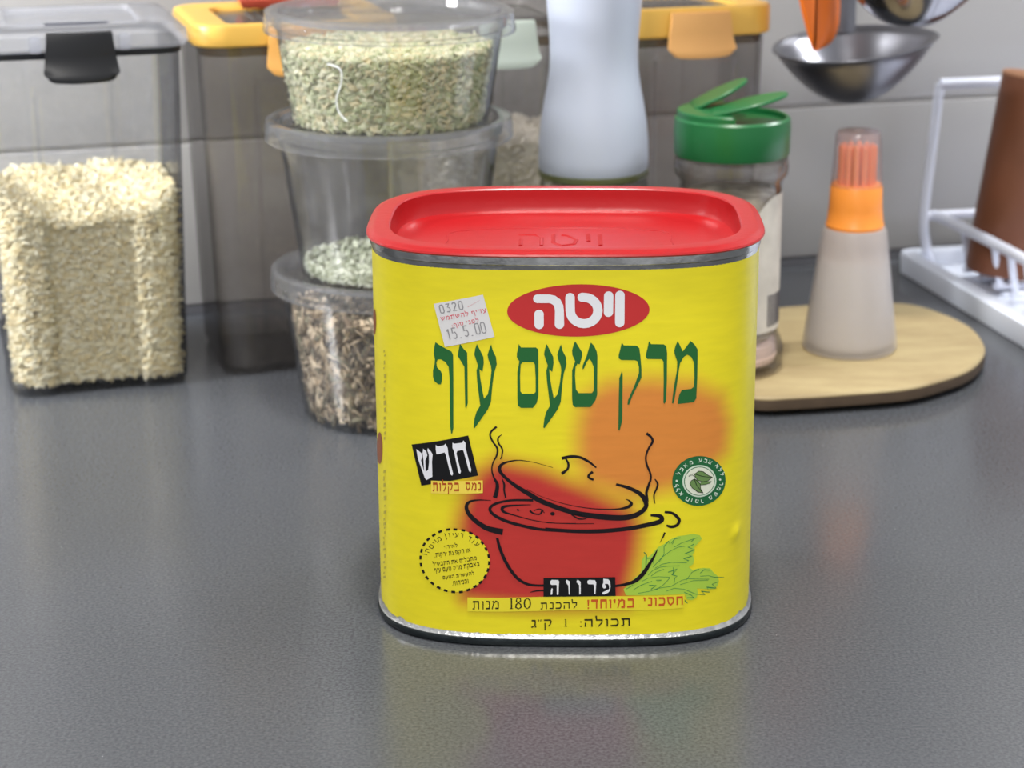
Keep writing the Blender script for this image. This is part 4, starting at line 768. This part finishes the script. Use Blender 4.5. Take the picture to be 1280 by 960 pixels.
# ------------------------------------------------------------------ rice and oats
def in_box(x, y, pts, yaw=WY):
    c, s = cos(yaw), sin(yaw); return np.stack([x+pts[:, 0]*c-pts[:, 1]*s, y+pts[:, 0]*s+pts[:, 1]*c, pts[:, 2]], 1)
def box_pile(name, label, cat, x, y, W0, W1, HB, DEP, top, n, size, mats, core_m, tmpl, flat=.5):
    """loose grain filling a tapered box up to top(u, v): bits on the outside, a plain heap within"""
    def hw(z): return (W0+(W1-W0)*z/HB)/2-.0034
    def yy(z): d = DEP*(.93+.07*z/HB); return (DEP-d)/2+.0030
    def dip(xx): t = np.clip((.022-np.abs(xx))/.003, 0, 1); return .0030*t
    P = []; D = []
    def inside(xx, y0, z):
        lim = .0105; h_ = hw(z)
        cx = max(abs(xx)-(h_-lim), 0); cy = max(lim-y0, 0)
        return math.hypot(cx, cy) < lim if cy > 0 and cx > 0 else True
    while len(P) < n:
        u = random.random(); q = random.random(); dep = random.random()*.002
        if u < .50:   # front
            xx = random.uniform(-1, 1); z = random.uniform(.0052, 1)*1
            z = .0052+random.random()*(top(xx, 0)-.0052); X = xx*hw(z); Y = yy(z)+dep+float(dip(X))
            if abs(X) > hw(z)-.0105:
                e = abs(X)-(hw(z)-.0105); Y += .0105-math.sqrt(max(0, .0105**2-e*e))
            d = (random.gauss(0, 1), random.gauss(0, .18), random.gauss(0, flat))
        elif u < .72:  # sides
            v = random.random(); z = .0052+random.random()*(top(0, v)-.0052); sx = random.choice((-1, 1))
            Y = yy(z)+.009+v*(DEP-2*yy(z)-.018); X = sx*(hw(z)-dep); d = (random.gauss(0, .18), random.gauss(0, 1), random.gauss(0, flat))
        else:
            xx = random.uniform(-1, 1); v = random.random(); z = top(xx, v)-dep; h_ = hw(z)
            X = xx*h_; Y = yy(z)+.002+v*(DEP-2*yy(z)-.004)
            if abs(X) > h_-.008 and (v < .09 or v > .91): continue
            d = (random.gauss(0, 1), random.gauss(0, 1), random.gauss(0, .3))
        P.append((X, Y, z)); D.append(d)
    P = in_box(x, y, np.array(P)); D = np.array(D); c, s = cos(WY), sin(WY)
    D = np.stack([D[:, 0]*c-D[:, 1]*s, D[:, 0]*s+D[:, 1]*c, D[:, 2]], 1)
    sz = np.array(size)[None]*RNG.uniform(.75, 1.2, (n, 1))*np.ones((1, 3))
    g = scatter(name, P, D, sz, *tmpl, mats)
    # plain core
    m_ = 18; grid = [[(-1+2*i/m_, j/m_) for i in range(m_+1)] for j in range(m_+1)]
    V = []; F = []
    for zz in (0, 1):
        for row in grid:
            for a, b in row:
                zt = .006 if zz == 0 else top(a, b)-.0012
                h_ = hw(zt)-.0014; Y = yy(zt)+.0042+b*(DEP-2*yy(zt)-.0074)
                # pull the four corners in
                k = 1-.06*(abs(a) ** 6)*(abs(2*b-1) ** 6)*2
                V.append((a*h_*k, DEP/2+(Y-DEP/2)*k, zt))
    q = m_+1
    for j in range(m_):
        for i in range(m_):
            f = (j*q+i, j*q+i+1, (j+1)*q+i+1, (j+1)*q+i); F += [f[::-1], tuple(v+q*q for v in f)]
    edge = [i for i in range(m_)]+[j*q+m_ for j in range(m_)]+[m_*q+i for i in range(m_, 0, -1)]+[j*q for j in range(m_, 0, -1)]
    F += [(edge[i], edge[(i+1) % len(edge)], edge[(i+1) % len(edge)]+q*q, edge[i]+q*q) for i in range(len(edge))]
    # give the core the same placement as the bits
    Vw = in_box(x, y, np.array(V))
    me2 = bpy.data.meshes.new('c'); base = len(g.data.vertices)
    me2.from_pydata([tuple(v) for v in Vw], [], F); me2.materials.append(core_m)
    bm = bmesh.new(); bm.from_mesh(g.data); k0 = len(g.data.materials); g.data.materials.append(core_m)
    nf = len(bm.faces); bm.from_mesh(me2); bm.faces.ensure_lookup_table()
    for f in bm.faces[nf:]: f.material_index = k0
    bm.to_mesh(g.data); bm.free()
    return tag(g, label, cat, kind='stuff')
rice_m = [pr('rice_a', srgb(226, 216, 180), .5), pr('rice_b', srgb(220, 206, 164), .5), pr('rice_c', srgb(234, 226, 196), .48), pr('rice_d', srgb(214, 196, 150), .5)]
def rice_top(a, b): return .081+.012*abs(a)**2.5*(1-b)+.013*b+.0012*sin(a*7+b*5)
box_pile('rice', 'raw white rice filling the lower half of the black-latched box', 'rice', -.1915, .912, .083, .091, .1605, .092, rice_top, 11500, (.0060, .0020, .0018), rice_m, pr('rice_core', srgb(228, 212, 170), .7, var=.15, vscale=500, bump=.6, bscale=700), spindle(5))
oat_m = [pr('oat_a', srgb(252, 247, 236), .6), pr('oat_b', srgb(250, 244, 230), .6), pr('oat_c', srgb(246, 240, 228), .6)]
def oat_top(a, b): return .103+.004*b+.0015*sin(a*5)
box_pile('oats', 'pale rolled oats in the box with the mint latch', 'oats', -.0022, .9765, .080, .086, .156, .08, oat_top, 4200, (.0034, .0026, .0016), oat_m, pr('oat_core', srgb(250, 246, 234), .8, var=.08, vscale=500), spindle(5))

# ------------------------------------------------------------------ deli tubs of dried herbs
tub_m = clear('tub_plastic', (.97, .972, .974), (.42, .43, .45), .05, milky=.028, mcol=(.7, .7, .72), scuff=.06, refl=1.2)
tub_lid_m = clear('tub_lid_plastic', (.93, .93, .94), (.45, .46, .48), .05, milky=.11, mcol=(.86, .87, .9), refl=1.5)
TX, TY = -.0533, .890
def tub(label, z0, hb, rb, rt, dx=0, tilt=0):
    t = thing('deli_tub', label, 'tub', (TX+dx, TY, z0), 0, 'stack of clear round deli tubs', rot=(0, tilt, 0))
    prof = [(rb-.006, .0014), (rb-.004, .0002), (rb-.0015, .0002), (rb, .002)]+[(rb+(rt-rb)*f, .002+(hb-.008-.002)*f) for f in (.2, .5, .8, 1)]+[(rt+.0016, hb-.0068), (rt+.002, hb-.0015), (rt+.0014, hb-.0010), (rt+.001, hb-.007)]+[(rt-.0006-(rt-rb)*(1-f), .002+(hb-.008-.002)*f) for f in (1, .6, .2)]+[(rb-.0008, .003), (rb-.006, .0020)]
    obj('tub_body', *lathe(prof, 96, True, True), tub_m, t)
    R = .0545
    lp = [(R-.0016, hb-.0085), (R, hb-.0090), (R+.0003, hb-.0082), (R-.0006, hb-.0006), (R-.0016, hb), (R-.0052, hb), (R-.0066, hb-.0006), (R-.0072, hb-.0036), (R-.009, hb-.0042), (.03, hb-.0040), (.001, hb-.0040)]
    l = obj('tub_lid', *lathe(lp, 96, False, True), tub_lid_m, t)
    dots = [lathe([(.00015, 0), (.0005, .0002), (.0003, .0005), (.0001, .0006)], 8, True, True, cx=(R+.0001)*cos(2*pi*i/40), cy=(R+.0001)*sin(2*pi*i/40)) for i in range(40)]
    obj('grip_bump', *join(*[([(x, y, z+hb-.0045) for x, y, z in v], f) for v, f in dots]), tub_lid_m, l)
    return t
def tub_pile(name, label, cat, z0, rfun, ztop, n, size, mats, core_m, tmpl, spread=(.6, 1.3), dirz=.5, slope=0):
    P, D = [], []
    zb = z0+.0034
    while len(P) < n:
        a = random.uniform(0, 2*pi)
        if random.random() < .62:
            if random.random() < .55: a = random.uniform(pi, 2*pi)
            z = zb+random.random()*(ztop-zb+slope*cos(a)); r = rfun(z-z0)-.0014-size[0]*.22-random.random()*.002
            t = random.choice((-1, 1))*random.uniform(.4, 1); d = (-sin(a)*t+random.gauss(0, .1), cos(a)*t+random.gauss(0, .1), random.gauss(0, dirz))
        else:
            r = (rfun(ztop-z0)-.0025-size[0]*.25)*math.sqrt(random.random()); z = ztop-random.random()*.002+slope*cos(a)*r/.045
            d = (random.gauss(0, 1), random.gauss(0, 1), random.gauss(0, .35))
        P.append((TX+r*cos(a), TY+r*sin(a), z)); D.append(d)
    sz = np.array(size)[None]*RNG.uniform(spread[0], spread[1], (n, 3))
    g = scatter(name, P, D, sz, *tmpl, mats)
    m_ = 48; rr = lambda z: rfun(z-z0)-.0034-size[0]*.22
    cv = loft([[(TX+rr(z)*k*cos(2*pi*j/m_), TY+rr(z)*k*sin(2*pi*j/m_), z+(slope*cos(2*pi*j/m_)*k if up else 0)) for j in range(m_)] for z, k, up in ((zb, 1, 0), (ztop-.0016, 1, 1), (ztop-.0012, .5, 1))], True, True)
    me2 = bpy.data.meshes.new('c'); me2.from_pydata(cv[0], [], cv[1]); bm = bmesh.new(); bm.from_mesh(g.data); k0 = len(g.data.materials); g.data.materials.append(core_m)
    nf = len(bm.faces); bm.from_mesh(me2); bm.faces.ensure_lookup_table()
    for f in bm.faces[nf:]: f.material_index = k0
    bm.to_mesh(g.data); bm.free()
    return tag(g, label, cat, kind='stuff')
tub('bottom tub of the stack, holding brown woody herb bits', 0, .068, .0420, .0498)
tub('middle tub of the stack, nearly empty with pale flakes in the bottom', .0640, .0705, .0405, .0485)
tt = tub('top tub of the stack, filled with sage-green dried herb', .1305, .0505, .0430, .0492, .0008, .012)
ck = [(-.0235, .1631), (-.0190, .1620), (-.0175, .1593), (-.0182, .1544), (-.0201, .1487), (-.0193, .1430), (-.0159, .1393)]
cw = [(x_, -math.sqrt((.0430+.0062*min((z_-.1305)/.042, 1)+.0003)**2-x_*x_), z_-.1305) for x_, z_ in ck]
k_ = obj('crack_line', *tube(cw, .0004, 6, 5), pr('crack_highlight', srgb(235, 238, 236), .3), tt)  # crack drawn as a white line, its highlight put into the colour
def lin(rb, rt, hb): return lambda z: rb+(rt-rb)*min(max((z-.002)/(hb-.01), 0), 1)
hg = [pr('herb_a', srgb(214, 214, 180), .7), pr('herb_b', srgb(192, 196, 156), .7), pr('herb_c', srgb(230, 226, 194), .7), pr('herb_d', srgb(182, 188, 146), .7), pr('herb_e', srgb(226, 214, 172), .7)]
tub_pile('dried_herb', 'sage-green dried herb flakes in the top tub', 'dried herb', .1305, lin(.0430, .0492, .0505), .1655, 5600, (.0043, .0023, .0018), hg, pr('herb_core', srgb(190, 188, 148), .9, var=.25, vscale=400), flake())
hp = [pr('pale_flake_a', srgb(232, 234, 214), .7), pr('pale_flake_b', srgb(206, 210, 184), .7), pr('pale_flake_c', srgb(164, 170, 142), .7)]
tub_pile('herb_flakes', 'thin layer of pale green flakes in the middle tub', 'herb flakes', .0640, lin(.0405, .0485, .0705), .0712, 2600, (.0040, .0023, .0016), hp, pr('flake_core', srgb(130, 134, 112), .9, var=.2, vscale=300), flake())
hb_ = [pr('stem_a', srgb(190, 170, 142), .75), pr('stem_b', srgb(222, 202, 172), .7), pr('stem_c', srgb(120, 102, 82), .8), pr('stem_d', srgb(92, 80, 64), .8), pr('stem_e', srgb(232, 210, 178), .7), pr('stem_f', srgb(138, 130, 106), .8), pr('stem_g', srgb(118, 102, 82), .8)]
tub_pile('woody_herb', 'brown dried stems and leaf bits in the bottom tub', 'dried herb', 0, lin(.0420, .0498, .068), .0515, 3600, (.0075, .0024, .0015), hb_, pr('stem_core', srgb(72, 60, 48), .9, var=.3, vscale=350), flake(), spread=(.35, 1.4), dirz=1.2, slope=.002)

# ------------------------------------------------------------------ white-topped bottle
bt_ = thing('oil_spray_bottle', 'glass bottle with tall white hourglass cap, behind the tin', 'bottle', (.0388, .945, 0))
glass = clear('bottle_glass', (.95, .955, .95), (.45, .47, .42), .03, refl=1.3)
obj('glass_body', *lathe([(.018, .001), (.023, .0), (.0255, .002), (.0257, .09), (.0245, .0968), (.0236, .0968), (.0246, .09), (.0243, .004), (.018, .003)], 72, True, True), glass, bt_)
oil = clear('olive_oil', (.55, .5, .12), (.25, .22, .04), .05, milky=.25, mcol=(.28, .26, .05))
obj('oil_fill', *lathe([(.018, .0035), (.0235, .0045), (.0237, .086), (.0233, .0875)], 72, True, True), oil, bt_)
obj('green_collar', *lathe([(.0238, .0955), (.0256, .0965), (.0258, .0990), (.024, .0998)], 72, True, True), pr('olive_collar', srgb(88, 92, 58), .3), bt_)
prof = [(.0225, .0985), (.0250, .0990), (.0257, .1005), (.0258, .106), (.0255, .114), (.0247, .122), (.0232, .131), (.0216, .139), (.0206, .146), (.0203, .152), (.0205, .160), (.0211, .168), (.0218, .176), (.0223, .186), (.0224, .200), (.0220, .212), (.021, .2155), (.017, .217)]
obj('white_cap', *lathe(prof, 96, True, True), pr('white_plastic', srgb(188, 195, 212), .35, bump=.02), bt_)

# ------------------------------------------------------------------ spice jar
JX, JY = .1008, .9200
jar = thing('spice_jar', 'glass spice jar with green flip-top cap, on the wooden trivet', 'jar', (JX, JY, .0097))
jg = clear('jar_glass', (.93, .92, .91), (.42, .40, .38), .05, milky=.04, mcol=(.6, .56, .52), scuff=.06, refl=1.3)
Z = -.0097
obj('glass_body', *lathe([(.020, .0006), (.0245, .0), (.0262, .003), (.0262, .011), (.0250, .0145), (.0236, .018), (.0234, .02), (.0234, .088), (.0238, .0900), (.0258, .0925), (.0262, .096), (.0255, .0995), (.0235, .1010), (.0225, .1012), (.0245, .0975), (.0225, .089), (.0222, .02), (.0235, .012), (.023, .004), (.018, .004)], 72, True, True), jg, jar)
obj('pink_salt', *lathe([(.018, .0044), (.0226, .0048), (.0234, .008), (.0228, .0138), (.0205, .0150)], 48, True, True), pr('pink_salt', srgb(250, 226, 220), .7, var=.08, vscale=220, bump=.5), jar)
gr = obj('spice_fill', *lathe([(.020, .0155), (.0217, .0175), (.0219, .080), (.0205, .0835), (.012, .0845)], 48, True, True), pr('spice_mix', srgb(196, 186, 170), .8, var=.45, vscale=140, bump=.6), jar)
def arcband(r, a0, a1, z0, z1, zc=0, n=28, th=.00025):
    V = []
    for rr in (r, r+th):
        for i in range(n+1):
            a = a0+(a1-a0)*i/n; f = i/n
            for k in (0, 1): V.append((rr*cos(a), rr*sin(a), z0 if k == 0 else z1-zc*(1-min(f*3.5, 1))**2))
    q = 2*(n+1); F = []
    for i in range(n):
        F += [(2*i, 2*i+2, 2*i+3, 2*i+1), (q+2*i, q+2*i+1, q+2*i+3, q+2*i+2), (2*i, 2*i+2+0, q+2*i+2, q+2*i), (2*i+1, q+2*i+1, q+2*i+3, 2*i+3)]
    F += [(0, 1, q+1, q), (2*n, q+2*n, q+2*n+1, 2*n+1)]
    return V, F
lb = obj('paper_label', *arcband(.02345, radians(-72), radians(62), .021, .0845, .012), pr('label_paper', srgb(206, 200, 190), .6, var=.12, vscale=90), jar)
bars = []
a = radians(-46)
while a < radians(8):
    wv = random.choice((.018, .03, .045)); bars.append(arcband(.02372, a, a+wv, .0235, .0385, 0, 2, .0001)); a += wv+random.choice((.016, .028))
obj('barcode', *join(*bars), pr('barcode_ink', srgb(78, 74, 80), .6), lb)
gm = pr('green_plastic', srgb(26, 104, 54), .33, bump=.02); gmd = pr('green_plastic_inner', srgb(22, 92, 48), .4)
zc = .1012
cap = obj('cap', *lathe([(.0245, zc), (.0258, zc), (.0263, zc+.0012), (.0265, zc+.012), (.0262, zc+.0165), (.0252, zc+.0175), (.0240, zc+.0172), (.0236, zc+.0150), (.010, zc+.0148), (.001, zc+.0148)], 96, False, True), gm, jar, smooth=35)
cres = [(-.0015, -.0252)]+[(.0252*cos(a_), .0252*sin(a_)) for a_ in [radians(-93-i_*9) for i_ in range(20)]]+[(-.0015, .0252)]
obj('cap_bridge', *prism(cres[::-1], zc+.0150, zc+.0205, .0006), gm, cap)
def flap(front, ang, sgn):
    # half-disc flap hinged near the middle of the cap
    Lg, hwid = sgn[3], sgn[4]
    P = [(0, -hwid*.8)]+[(Lg*(.35+.65*sin(pi*i/20)), -hwid*cos(pi*i/20)) for i in range(1, 20)]+[(0, hwid*.8)]
    V, F = prism(P, 0, .0016, .0004)
    c, s = cos(ang), sin(ang); r = radians(front); out = []
    for x, y, z in V:
        x2, z2 = x*c-z*s, x*s+z*c
        x3, y3 = x2*cos(r)-y*sin(r), x2*sin(r)+y*cos(r)
        out.append((x3+sgn[0], y3+sgn[1], zc+.0172+z2+sgn[2]))
    return out, F
obj('flap', *flap(3, radians(26), (-.0170, .0090, .0022, .0275, .011)), gm, jar)
obj('flap', *flap(-3, radians(14), (-.0100, -.0065, .0020, .0350, .013)), gm, jar)

# ------------------------------------------------------------------ trivet
TP = [(.1105, .8725), (.126, .8733), (.1486, .8776), (.1793, .8853), (.2, .8996), (.2153, .9158), (.2256, .9366), (.2300, .9543), (.2308, .9799), (.2256, 1.0009), (.2148, 1.0228), (.2008, 1.0327), (.1765, 1.0349), (.1551, 1.029), (.1379, 1.0247), (.115, 1.012), (.09, .985), (.075, .950), (.074, .915), (.088, .885)]
cx_, cy_ = np.mean([p[0] for p in TP]), np.mean([p[1] for p in TP])
tv = thing('wooden_trivet', 'thin pale wooden trivet with rounded outline, under the spice jar and brush bottle', 'trivet', (cx_, cy_, 0))
def wood_mat():
    m, nt, b, out = newmat('pale_wood'); N = nt.nodes.new; L = nt.links.new
    tc = N('ShaderNodeTexCoord'); mp = N('ShaderNodeMapping'); mp.inputs['Scale'].default_value = (1, 3.5, 1); mp.inputs['Rotation'].default_value = (0, 0, .5); L(tc.outputs['Object'], mp.inputs[0])
    n = N('ShaderNodeTexNoise'); n.inputs['Scale'].default_value = 28; n.inputs['Detail'].default_value = 8; n.inputs['Roughness'].default_value = .65; L(mp.outputs[0], n.inputs['Vector'])
    cr = N('ShaderNodeValToRGB'); e = cr.color_ramp.elements; e[0].position = .3; e[0].color = srgb(150, 131, 94); e[1].position = .66; e[1].color = srgb(174, 157, 116); L(n.outputs['Fac'], cr.inputs[0])
    L(cr.outputs[0], b.inputs['Base Color']); b.inputs['Roughness'].default_value = .6
    return m
sm = catmull(TP, 6, True); sm = [(p[0]-cx_, p[1]-cy_) for p in sm]
obj('board', *prism(sm, .0050, .0095, .0010), wood_mat(), tv, smooth=40)
sm2 = [(x*.995, y*.995) for x, y in sm]
obj('edge_band', *loft([lift([(x*1.003, y*1.003) for x, y in sm], .0032), lift([(x*1.006, y*1.006) for x, y in sm], .0050), lift([(x*1.004, y*1.004) for x, y in sm], .0080), lift([(x*.98, y*.98) for x, y in sm], .0078), lift([(x*.98, y*.98) for x, y in sm], .0034)], close=True), pr('edge_wood', srgb(84, 68, 52), .7, var=.15, vscale=120), tv)
ft = [lathe([(.005, 0), (.006, .0008), (.006, .0046)], 20, True, True, cx=px, cy=py) for px, py in ((-.045, -.03), (.045, -.03), (.045, .04), (-.04, .045))]
for f_ in ft: obj('foot', *f_, pr('foot_rubber', srgb(30, 28, 28), .7), tv)

# ------------------------------------------------------------------ brush bottle
bb = thing('basting_brush_bottle', 'small frosted bottle with orange bristle brush top, on the trivet', 'brush bottle', (.1634, .9490, .0096))
frost = clear('frosted_silicone', (.90, .88, .87), (.78, .78, .78), .35, milky=.34, mcol=(.97, .93, .91))
obj('bottle_body', *lathe([(.019, .0006), (.0214, .0), (.0226, .0016), (.0222, .006), (.0200, .022), (.0178, .040), (.0160, .0535), (.0154, .0580), (.0146, .0598), (.0130, .0602), (.0140, .057), (.0168, .040), (.0211, .006), (.019, .0024)], 72, True, True), frost, bb)
obj('liquid', *lathe([(.018, .003), (.0206, .006), (.0188, .022), (.0168, .038), (.0158, .0445), (.014, .045)], 64, True, True), clear('oil_liquid', (.86, .86, .84), (.7, .7, .7), .2, milky=.85, mcol=(.93, .95, .97)), bb)
og = pr('orange_silicone', srgb(246, 150, 58), .38, sss=0)
cl = obj('collar', *lathe([(.0128, .0600), (.0136, .0600), (.0138, .0615), (.0134, .0620), (.0126, .070), (.0122, .0800), (.0116, .0810)], 72, True, True), og, bb)
ob_m = pr('orange_bristle', srgb(240, 140, 92), .4)
br0 = None
for r_, k_ in ((.0, 1), (.0038, 6), (.0075, 12)):
    for i in range(k_):
        a = 2*pi*i/k_+r_*40
        if br0 is None: o = br0 = obj('bristle', *lathe([(.0016, .078), (.0016, .098), (.0009, .0995), (.0003, .0999)], 10, True, True), ob_m, bb)
        else: o = br0.copy(); C.objects.link(o); o.parent = bb
        o.location = (r_*cos(a), r_*sin(a), 0)
obj('clear_cap', *lathe([(.0120, .0790), (.0122, .0790), (.0108, .100), (.0105, .1048), (.0098, .1060), (.002, .1063), (.0015, .1058), (.0096, .1054), (.0101, .1045), (.0104, .100)], 72, False, False), clear('cap_plastic', (.92, .88, .88), (.62, .58, .58), .1, milky=.14, mcol=(.9, .84, .84), refl=1.5), bb)

# ------------------------------------------------------------------ hanging ladles
steel = pr('brushed_steel', srgb(138, 138, 144), .30, metal=1, bump=.05, bscale=60)
dsteel = pr('polished_steel', srgb(150, 150, 156), .15, metal=1)
def ladle(label, loc, R, dep, mat, tilt, hx, power=2.2, handle_h=.26):
    t = thing('ladle', label, 'ladle', loc, 0, 'steel ladles hanging from the rail')
    po = []
    for i in range(15):
        f = i/14; po.append((max(R*(f**.62), .0006), -dep*(1-f**power)))
    po = [(max(R*(i/14)**.9, .0006), -dep*(1-(i/14)**2.0)) for i in range(15)]
    prof = po+[(R+.0012, .0004), (R+.001, .0010), (R-.0006, .0008)]+[(max(r-.0011, .0003), z+.0011) for r, z in po[-2::-1]]
    V, F = lathe(prof, 96, True, True)
    def tl(v, ang=tilt):
        x, y, z = v
        if x > R*.55: z += (x-R*.55)*.12*0; x = x+(x-R*.55)*.22*math.exp(-(y/(R*.55))**2)
        x, z = x*cos(ang[1])+z*sin(ang[1]), -x*sin(ang[1])+z*cos(ang[1])
        y, z = y*cos(ang[0])-z*sin(ang[0]), y*sin(ang[0])+z*cos(ang[0])
        return (x, y, z)
    obj('bowl', [tl(v) for v in V], F, mat, t, smooth=50)
    top = .42-loc[2]
    y1 = R*.93
    hv, hf = tube([(hx, y1, .0), (hx, y1+.004, .02), (hx, y1+.002, .08), (hx, y1, top-.015)], .0035, 12, 5)
    hv = [(x if abs(x-hx) > 0 else x, y1+(y-y1)*.45, z) for x, y, z in hv]
    h_ = obj('handle', [( (x-hx)*1.7+hx, y, z) for x, y, z in hv], hf, mat, t)
    obj('hook', *tube([(hx, y1, top-.016), (hx, y1-.002, top), (hx, y1+.006, top+.009), (hx, y1+.013, top+.002)], .0016, 10, 6), mat, t)
    return t
ladle('brushed steel ladle bowl hanging lower, opening upward', (.1742, 1.045, .1425), .0392, .0300, steel, (.07, -.10), .002)
ladle('shiny dark steel ladle hanging higher, in front of the lower one', (.1915, .985, .1850), .0350, .0262, dsteel, (0, 0), .0)
sp = thing('spatula', 'orange silicone spatula hanging with its tip inside the lower ladle', 'spatula', (.1515, 1.015, .1495))
P = [(-.0008, -.004), (.0022, -.0045), (.006, -.001), (.009, .006), (.0105, .018), (.0110, .034), (.0108, .058), (.0095, .066), (-.0045, .066), (-.0078, .058), (-.0078, .034), (-.0060, .018), (-.0032, .004)]
V, F = prism(catmull(P, 4, True), -.012, .012, .003)
V = [(x*.95+y_*.35-z*.10+.001, y_*.8, z) for (x, z, y_) in V]
obj('blade', V, F, pr('orange_spatula', srgb(240, 120, 36), .42), sp)
obj('handle', *tube([(.001, 0, .060), (.001, .002, .14), (.001, .02, .262)], .0034, 12, 4), pr('spatula_handle', srgb(96, 58, 44), .5), sp)
obj('hook', *tube([(.001, .02, .261), (.001, .021, .272), (.001, .03, .281), (.001, .037, .273)], .0014, 10, 6), steel, sp)
rl = thing('utensil_rail', 'steel rail fixed to the tiles above the ladles', 'rail', (.1, WD+.1*tan(WY), .428))
c, s = cos(WY), sin(WY)
def wp(u, v, z): return (u*c+v*s, u*s-v*c, z)
for u in (-.12, .22): obj('bracket', *tube([wp(u, 0.0, 0), wp(u, .085, 0)], .004, 12), steel, rl)
obj('rail_bar', *tube([wp(-.16, .085, 0), wp(.26, .085, 0)], .004, 14), steel, rl)

# ------------------------------------------------------------------ dish rack in its tray
ra = .2130
wh = pr('white_plastic_tray', srgb(232, 238, 250), .35, bump=.02)
tr_ = thing('drip_tray', 'white plastic drip tray under the dish rack, at the right edge', 'tray', (.2195, 1.1405, 0), ra)
TWd, TL = .36, .34   # width along the wall, length towards the camera
def trr(o, z, r=.012): return lift([(x, y) for x, y in rrect(o, TWd-o, -TL+o, -o, max(r-o, .003))], z)
obj('tray_shell', *loft([trr(.003, 0), trr(.0006, .0006), trr(0, .0105), trr(.0006, .0120), trr(.0090, .0120), trr(.0100, .0105), trr(.0115, .0040), trr(.014, .0030)], True, True), wh, tr_, smooth=35)
for i in range(9): obj('drain_rib', *prism([(.03, -.30+i*.031), (.33, -.30+i*.031), (.33, -.294+i*.031), (.03, -.294+i*.031)], .0030, .0050, .0008), wh, tr_)
wire = pr('white_coated_wire', srgb(226, 230, 244), .3, coat=.3)
rk = thing('dish_rack', 'white coated wire dish rack standing in the drip tray', 'dish rack', (.2195, 1.1405, 0), ra)
x0, x1, y0, y1 = .0155, .335, -.0165, -.315
zt_, zm = .1085, .0345
for (px, py) in ((x0, y0), (x1, y0)):
    obj('corner_post', *tube([(px-.003*0, py, .0052), (px-.003, py, .016), (px-.0055, py, .034), (px-.0032, py, .07), (px, py+.001, zt_)], .0028, 12, 5), wire, rk)
for (px, py) in ((x0, y1), (x1, y1)):
    obj('corner_post', *tube([(px, py, .0052), (px-.004, py, .02), (px-.006, py, zm)], .0023, 12, 4), wire, rk)
obj('top_wire', *tube([(x0, y0+.001, zt_), (x1, y0+.001, zt_)], .0030, 12), wire, rk)
obj('rim_wire', *tube([(x0-.007, y0, zm), (x1, y0, zm), (x1, y1, zm), (x0-.006, y1, zm), (x0+.010, (y0+y1)/2, zm)][:2], .0025, 12), wire, rk)
obj('rim_wire', *tube([(x0+.000, y0, zm), (x0+.003, y0-.02, zm), (x0+.004, (y0+y1)/2, zm), (x0+.002, y1+.02, zm), (x0, y1, zm)], .0031, 12, 5), wire, rk)
obj('rim_wire', *tube([(x1, y0, zm), (x1, y1, zm)], .0025, 12), wire, rk)
obj('rim_wire', *tube([(x0-.002, y1, zm), (x1, y1, zm)], .0025, 12), wire, rk)
u0 = None
for i in range(14):
    yy_ = y0-.022-i*.0195
    if u0 is None:
        u0 = obj('plate_wire', *tube([(x0+.007, 0, zm), (x0+.009, 0, zm-.004), (x0+.013, 0, .012), (x0+.016, 0, .0085), (x0+.022, 0, .0078), (x0+.16, 0, .0078), (x0+.165, 0, .030), (x0+.170, 0, .0078), (x1-.012, 0, .0078), (x1, 0, zm)], .0020, 10, 4), wire, rk); o = u0
    else: o = u0.copy(); C.objects.link(o); o.parent = rk
    o.location = (0, yy_, 0)
vs = thing('wooden_cup', 'tall brown wooden cup leaning in the dish rack', 'cup', (.2690, 1.087, .0105), 0, rot=(radians(-3), radians(7.5), 0))
wm = pr('brown_wood', srgb(116, 68, 42), .5, var=.12, vscale=40, bump=.1); wm2 = pr('wood_rim', srgb(176, 128, 96), .6)
obj('cup_wall', *lathe([(.016, .0), (.0195, .001), (.0205, .004), (.0192, .108), (.0168, .108), (.017, .02), (.012, .014)], 72, True, True), wm, vs, smooth=35)
obj('cup_rim', *lathe([(.0166, .1078), (.0193, .1078), (.0193, .1092), (.0184, .1100), (.0172, .1098), (.0166, .1090)], 72, close=True), wm2, vs)

# packets lying on the boxes' lids at the very top of the view
pk = obj('red_packet', *prism(catmull([(-.022, 0), (.026, -.003), (.028, .03), (-.02, .033)], 1, True), 0, .008, .003), pr('red_foil', srgb(176, 72, 52), .35, bump=.3, bscale=90), smooth=40)
pk.location = (-.1080, .996, .1688); pk.rotation_euler = (0, 0, WY); tag(pk, 'flat reddish packet lying on the lid behind the stacked tubs', 'packet')
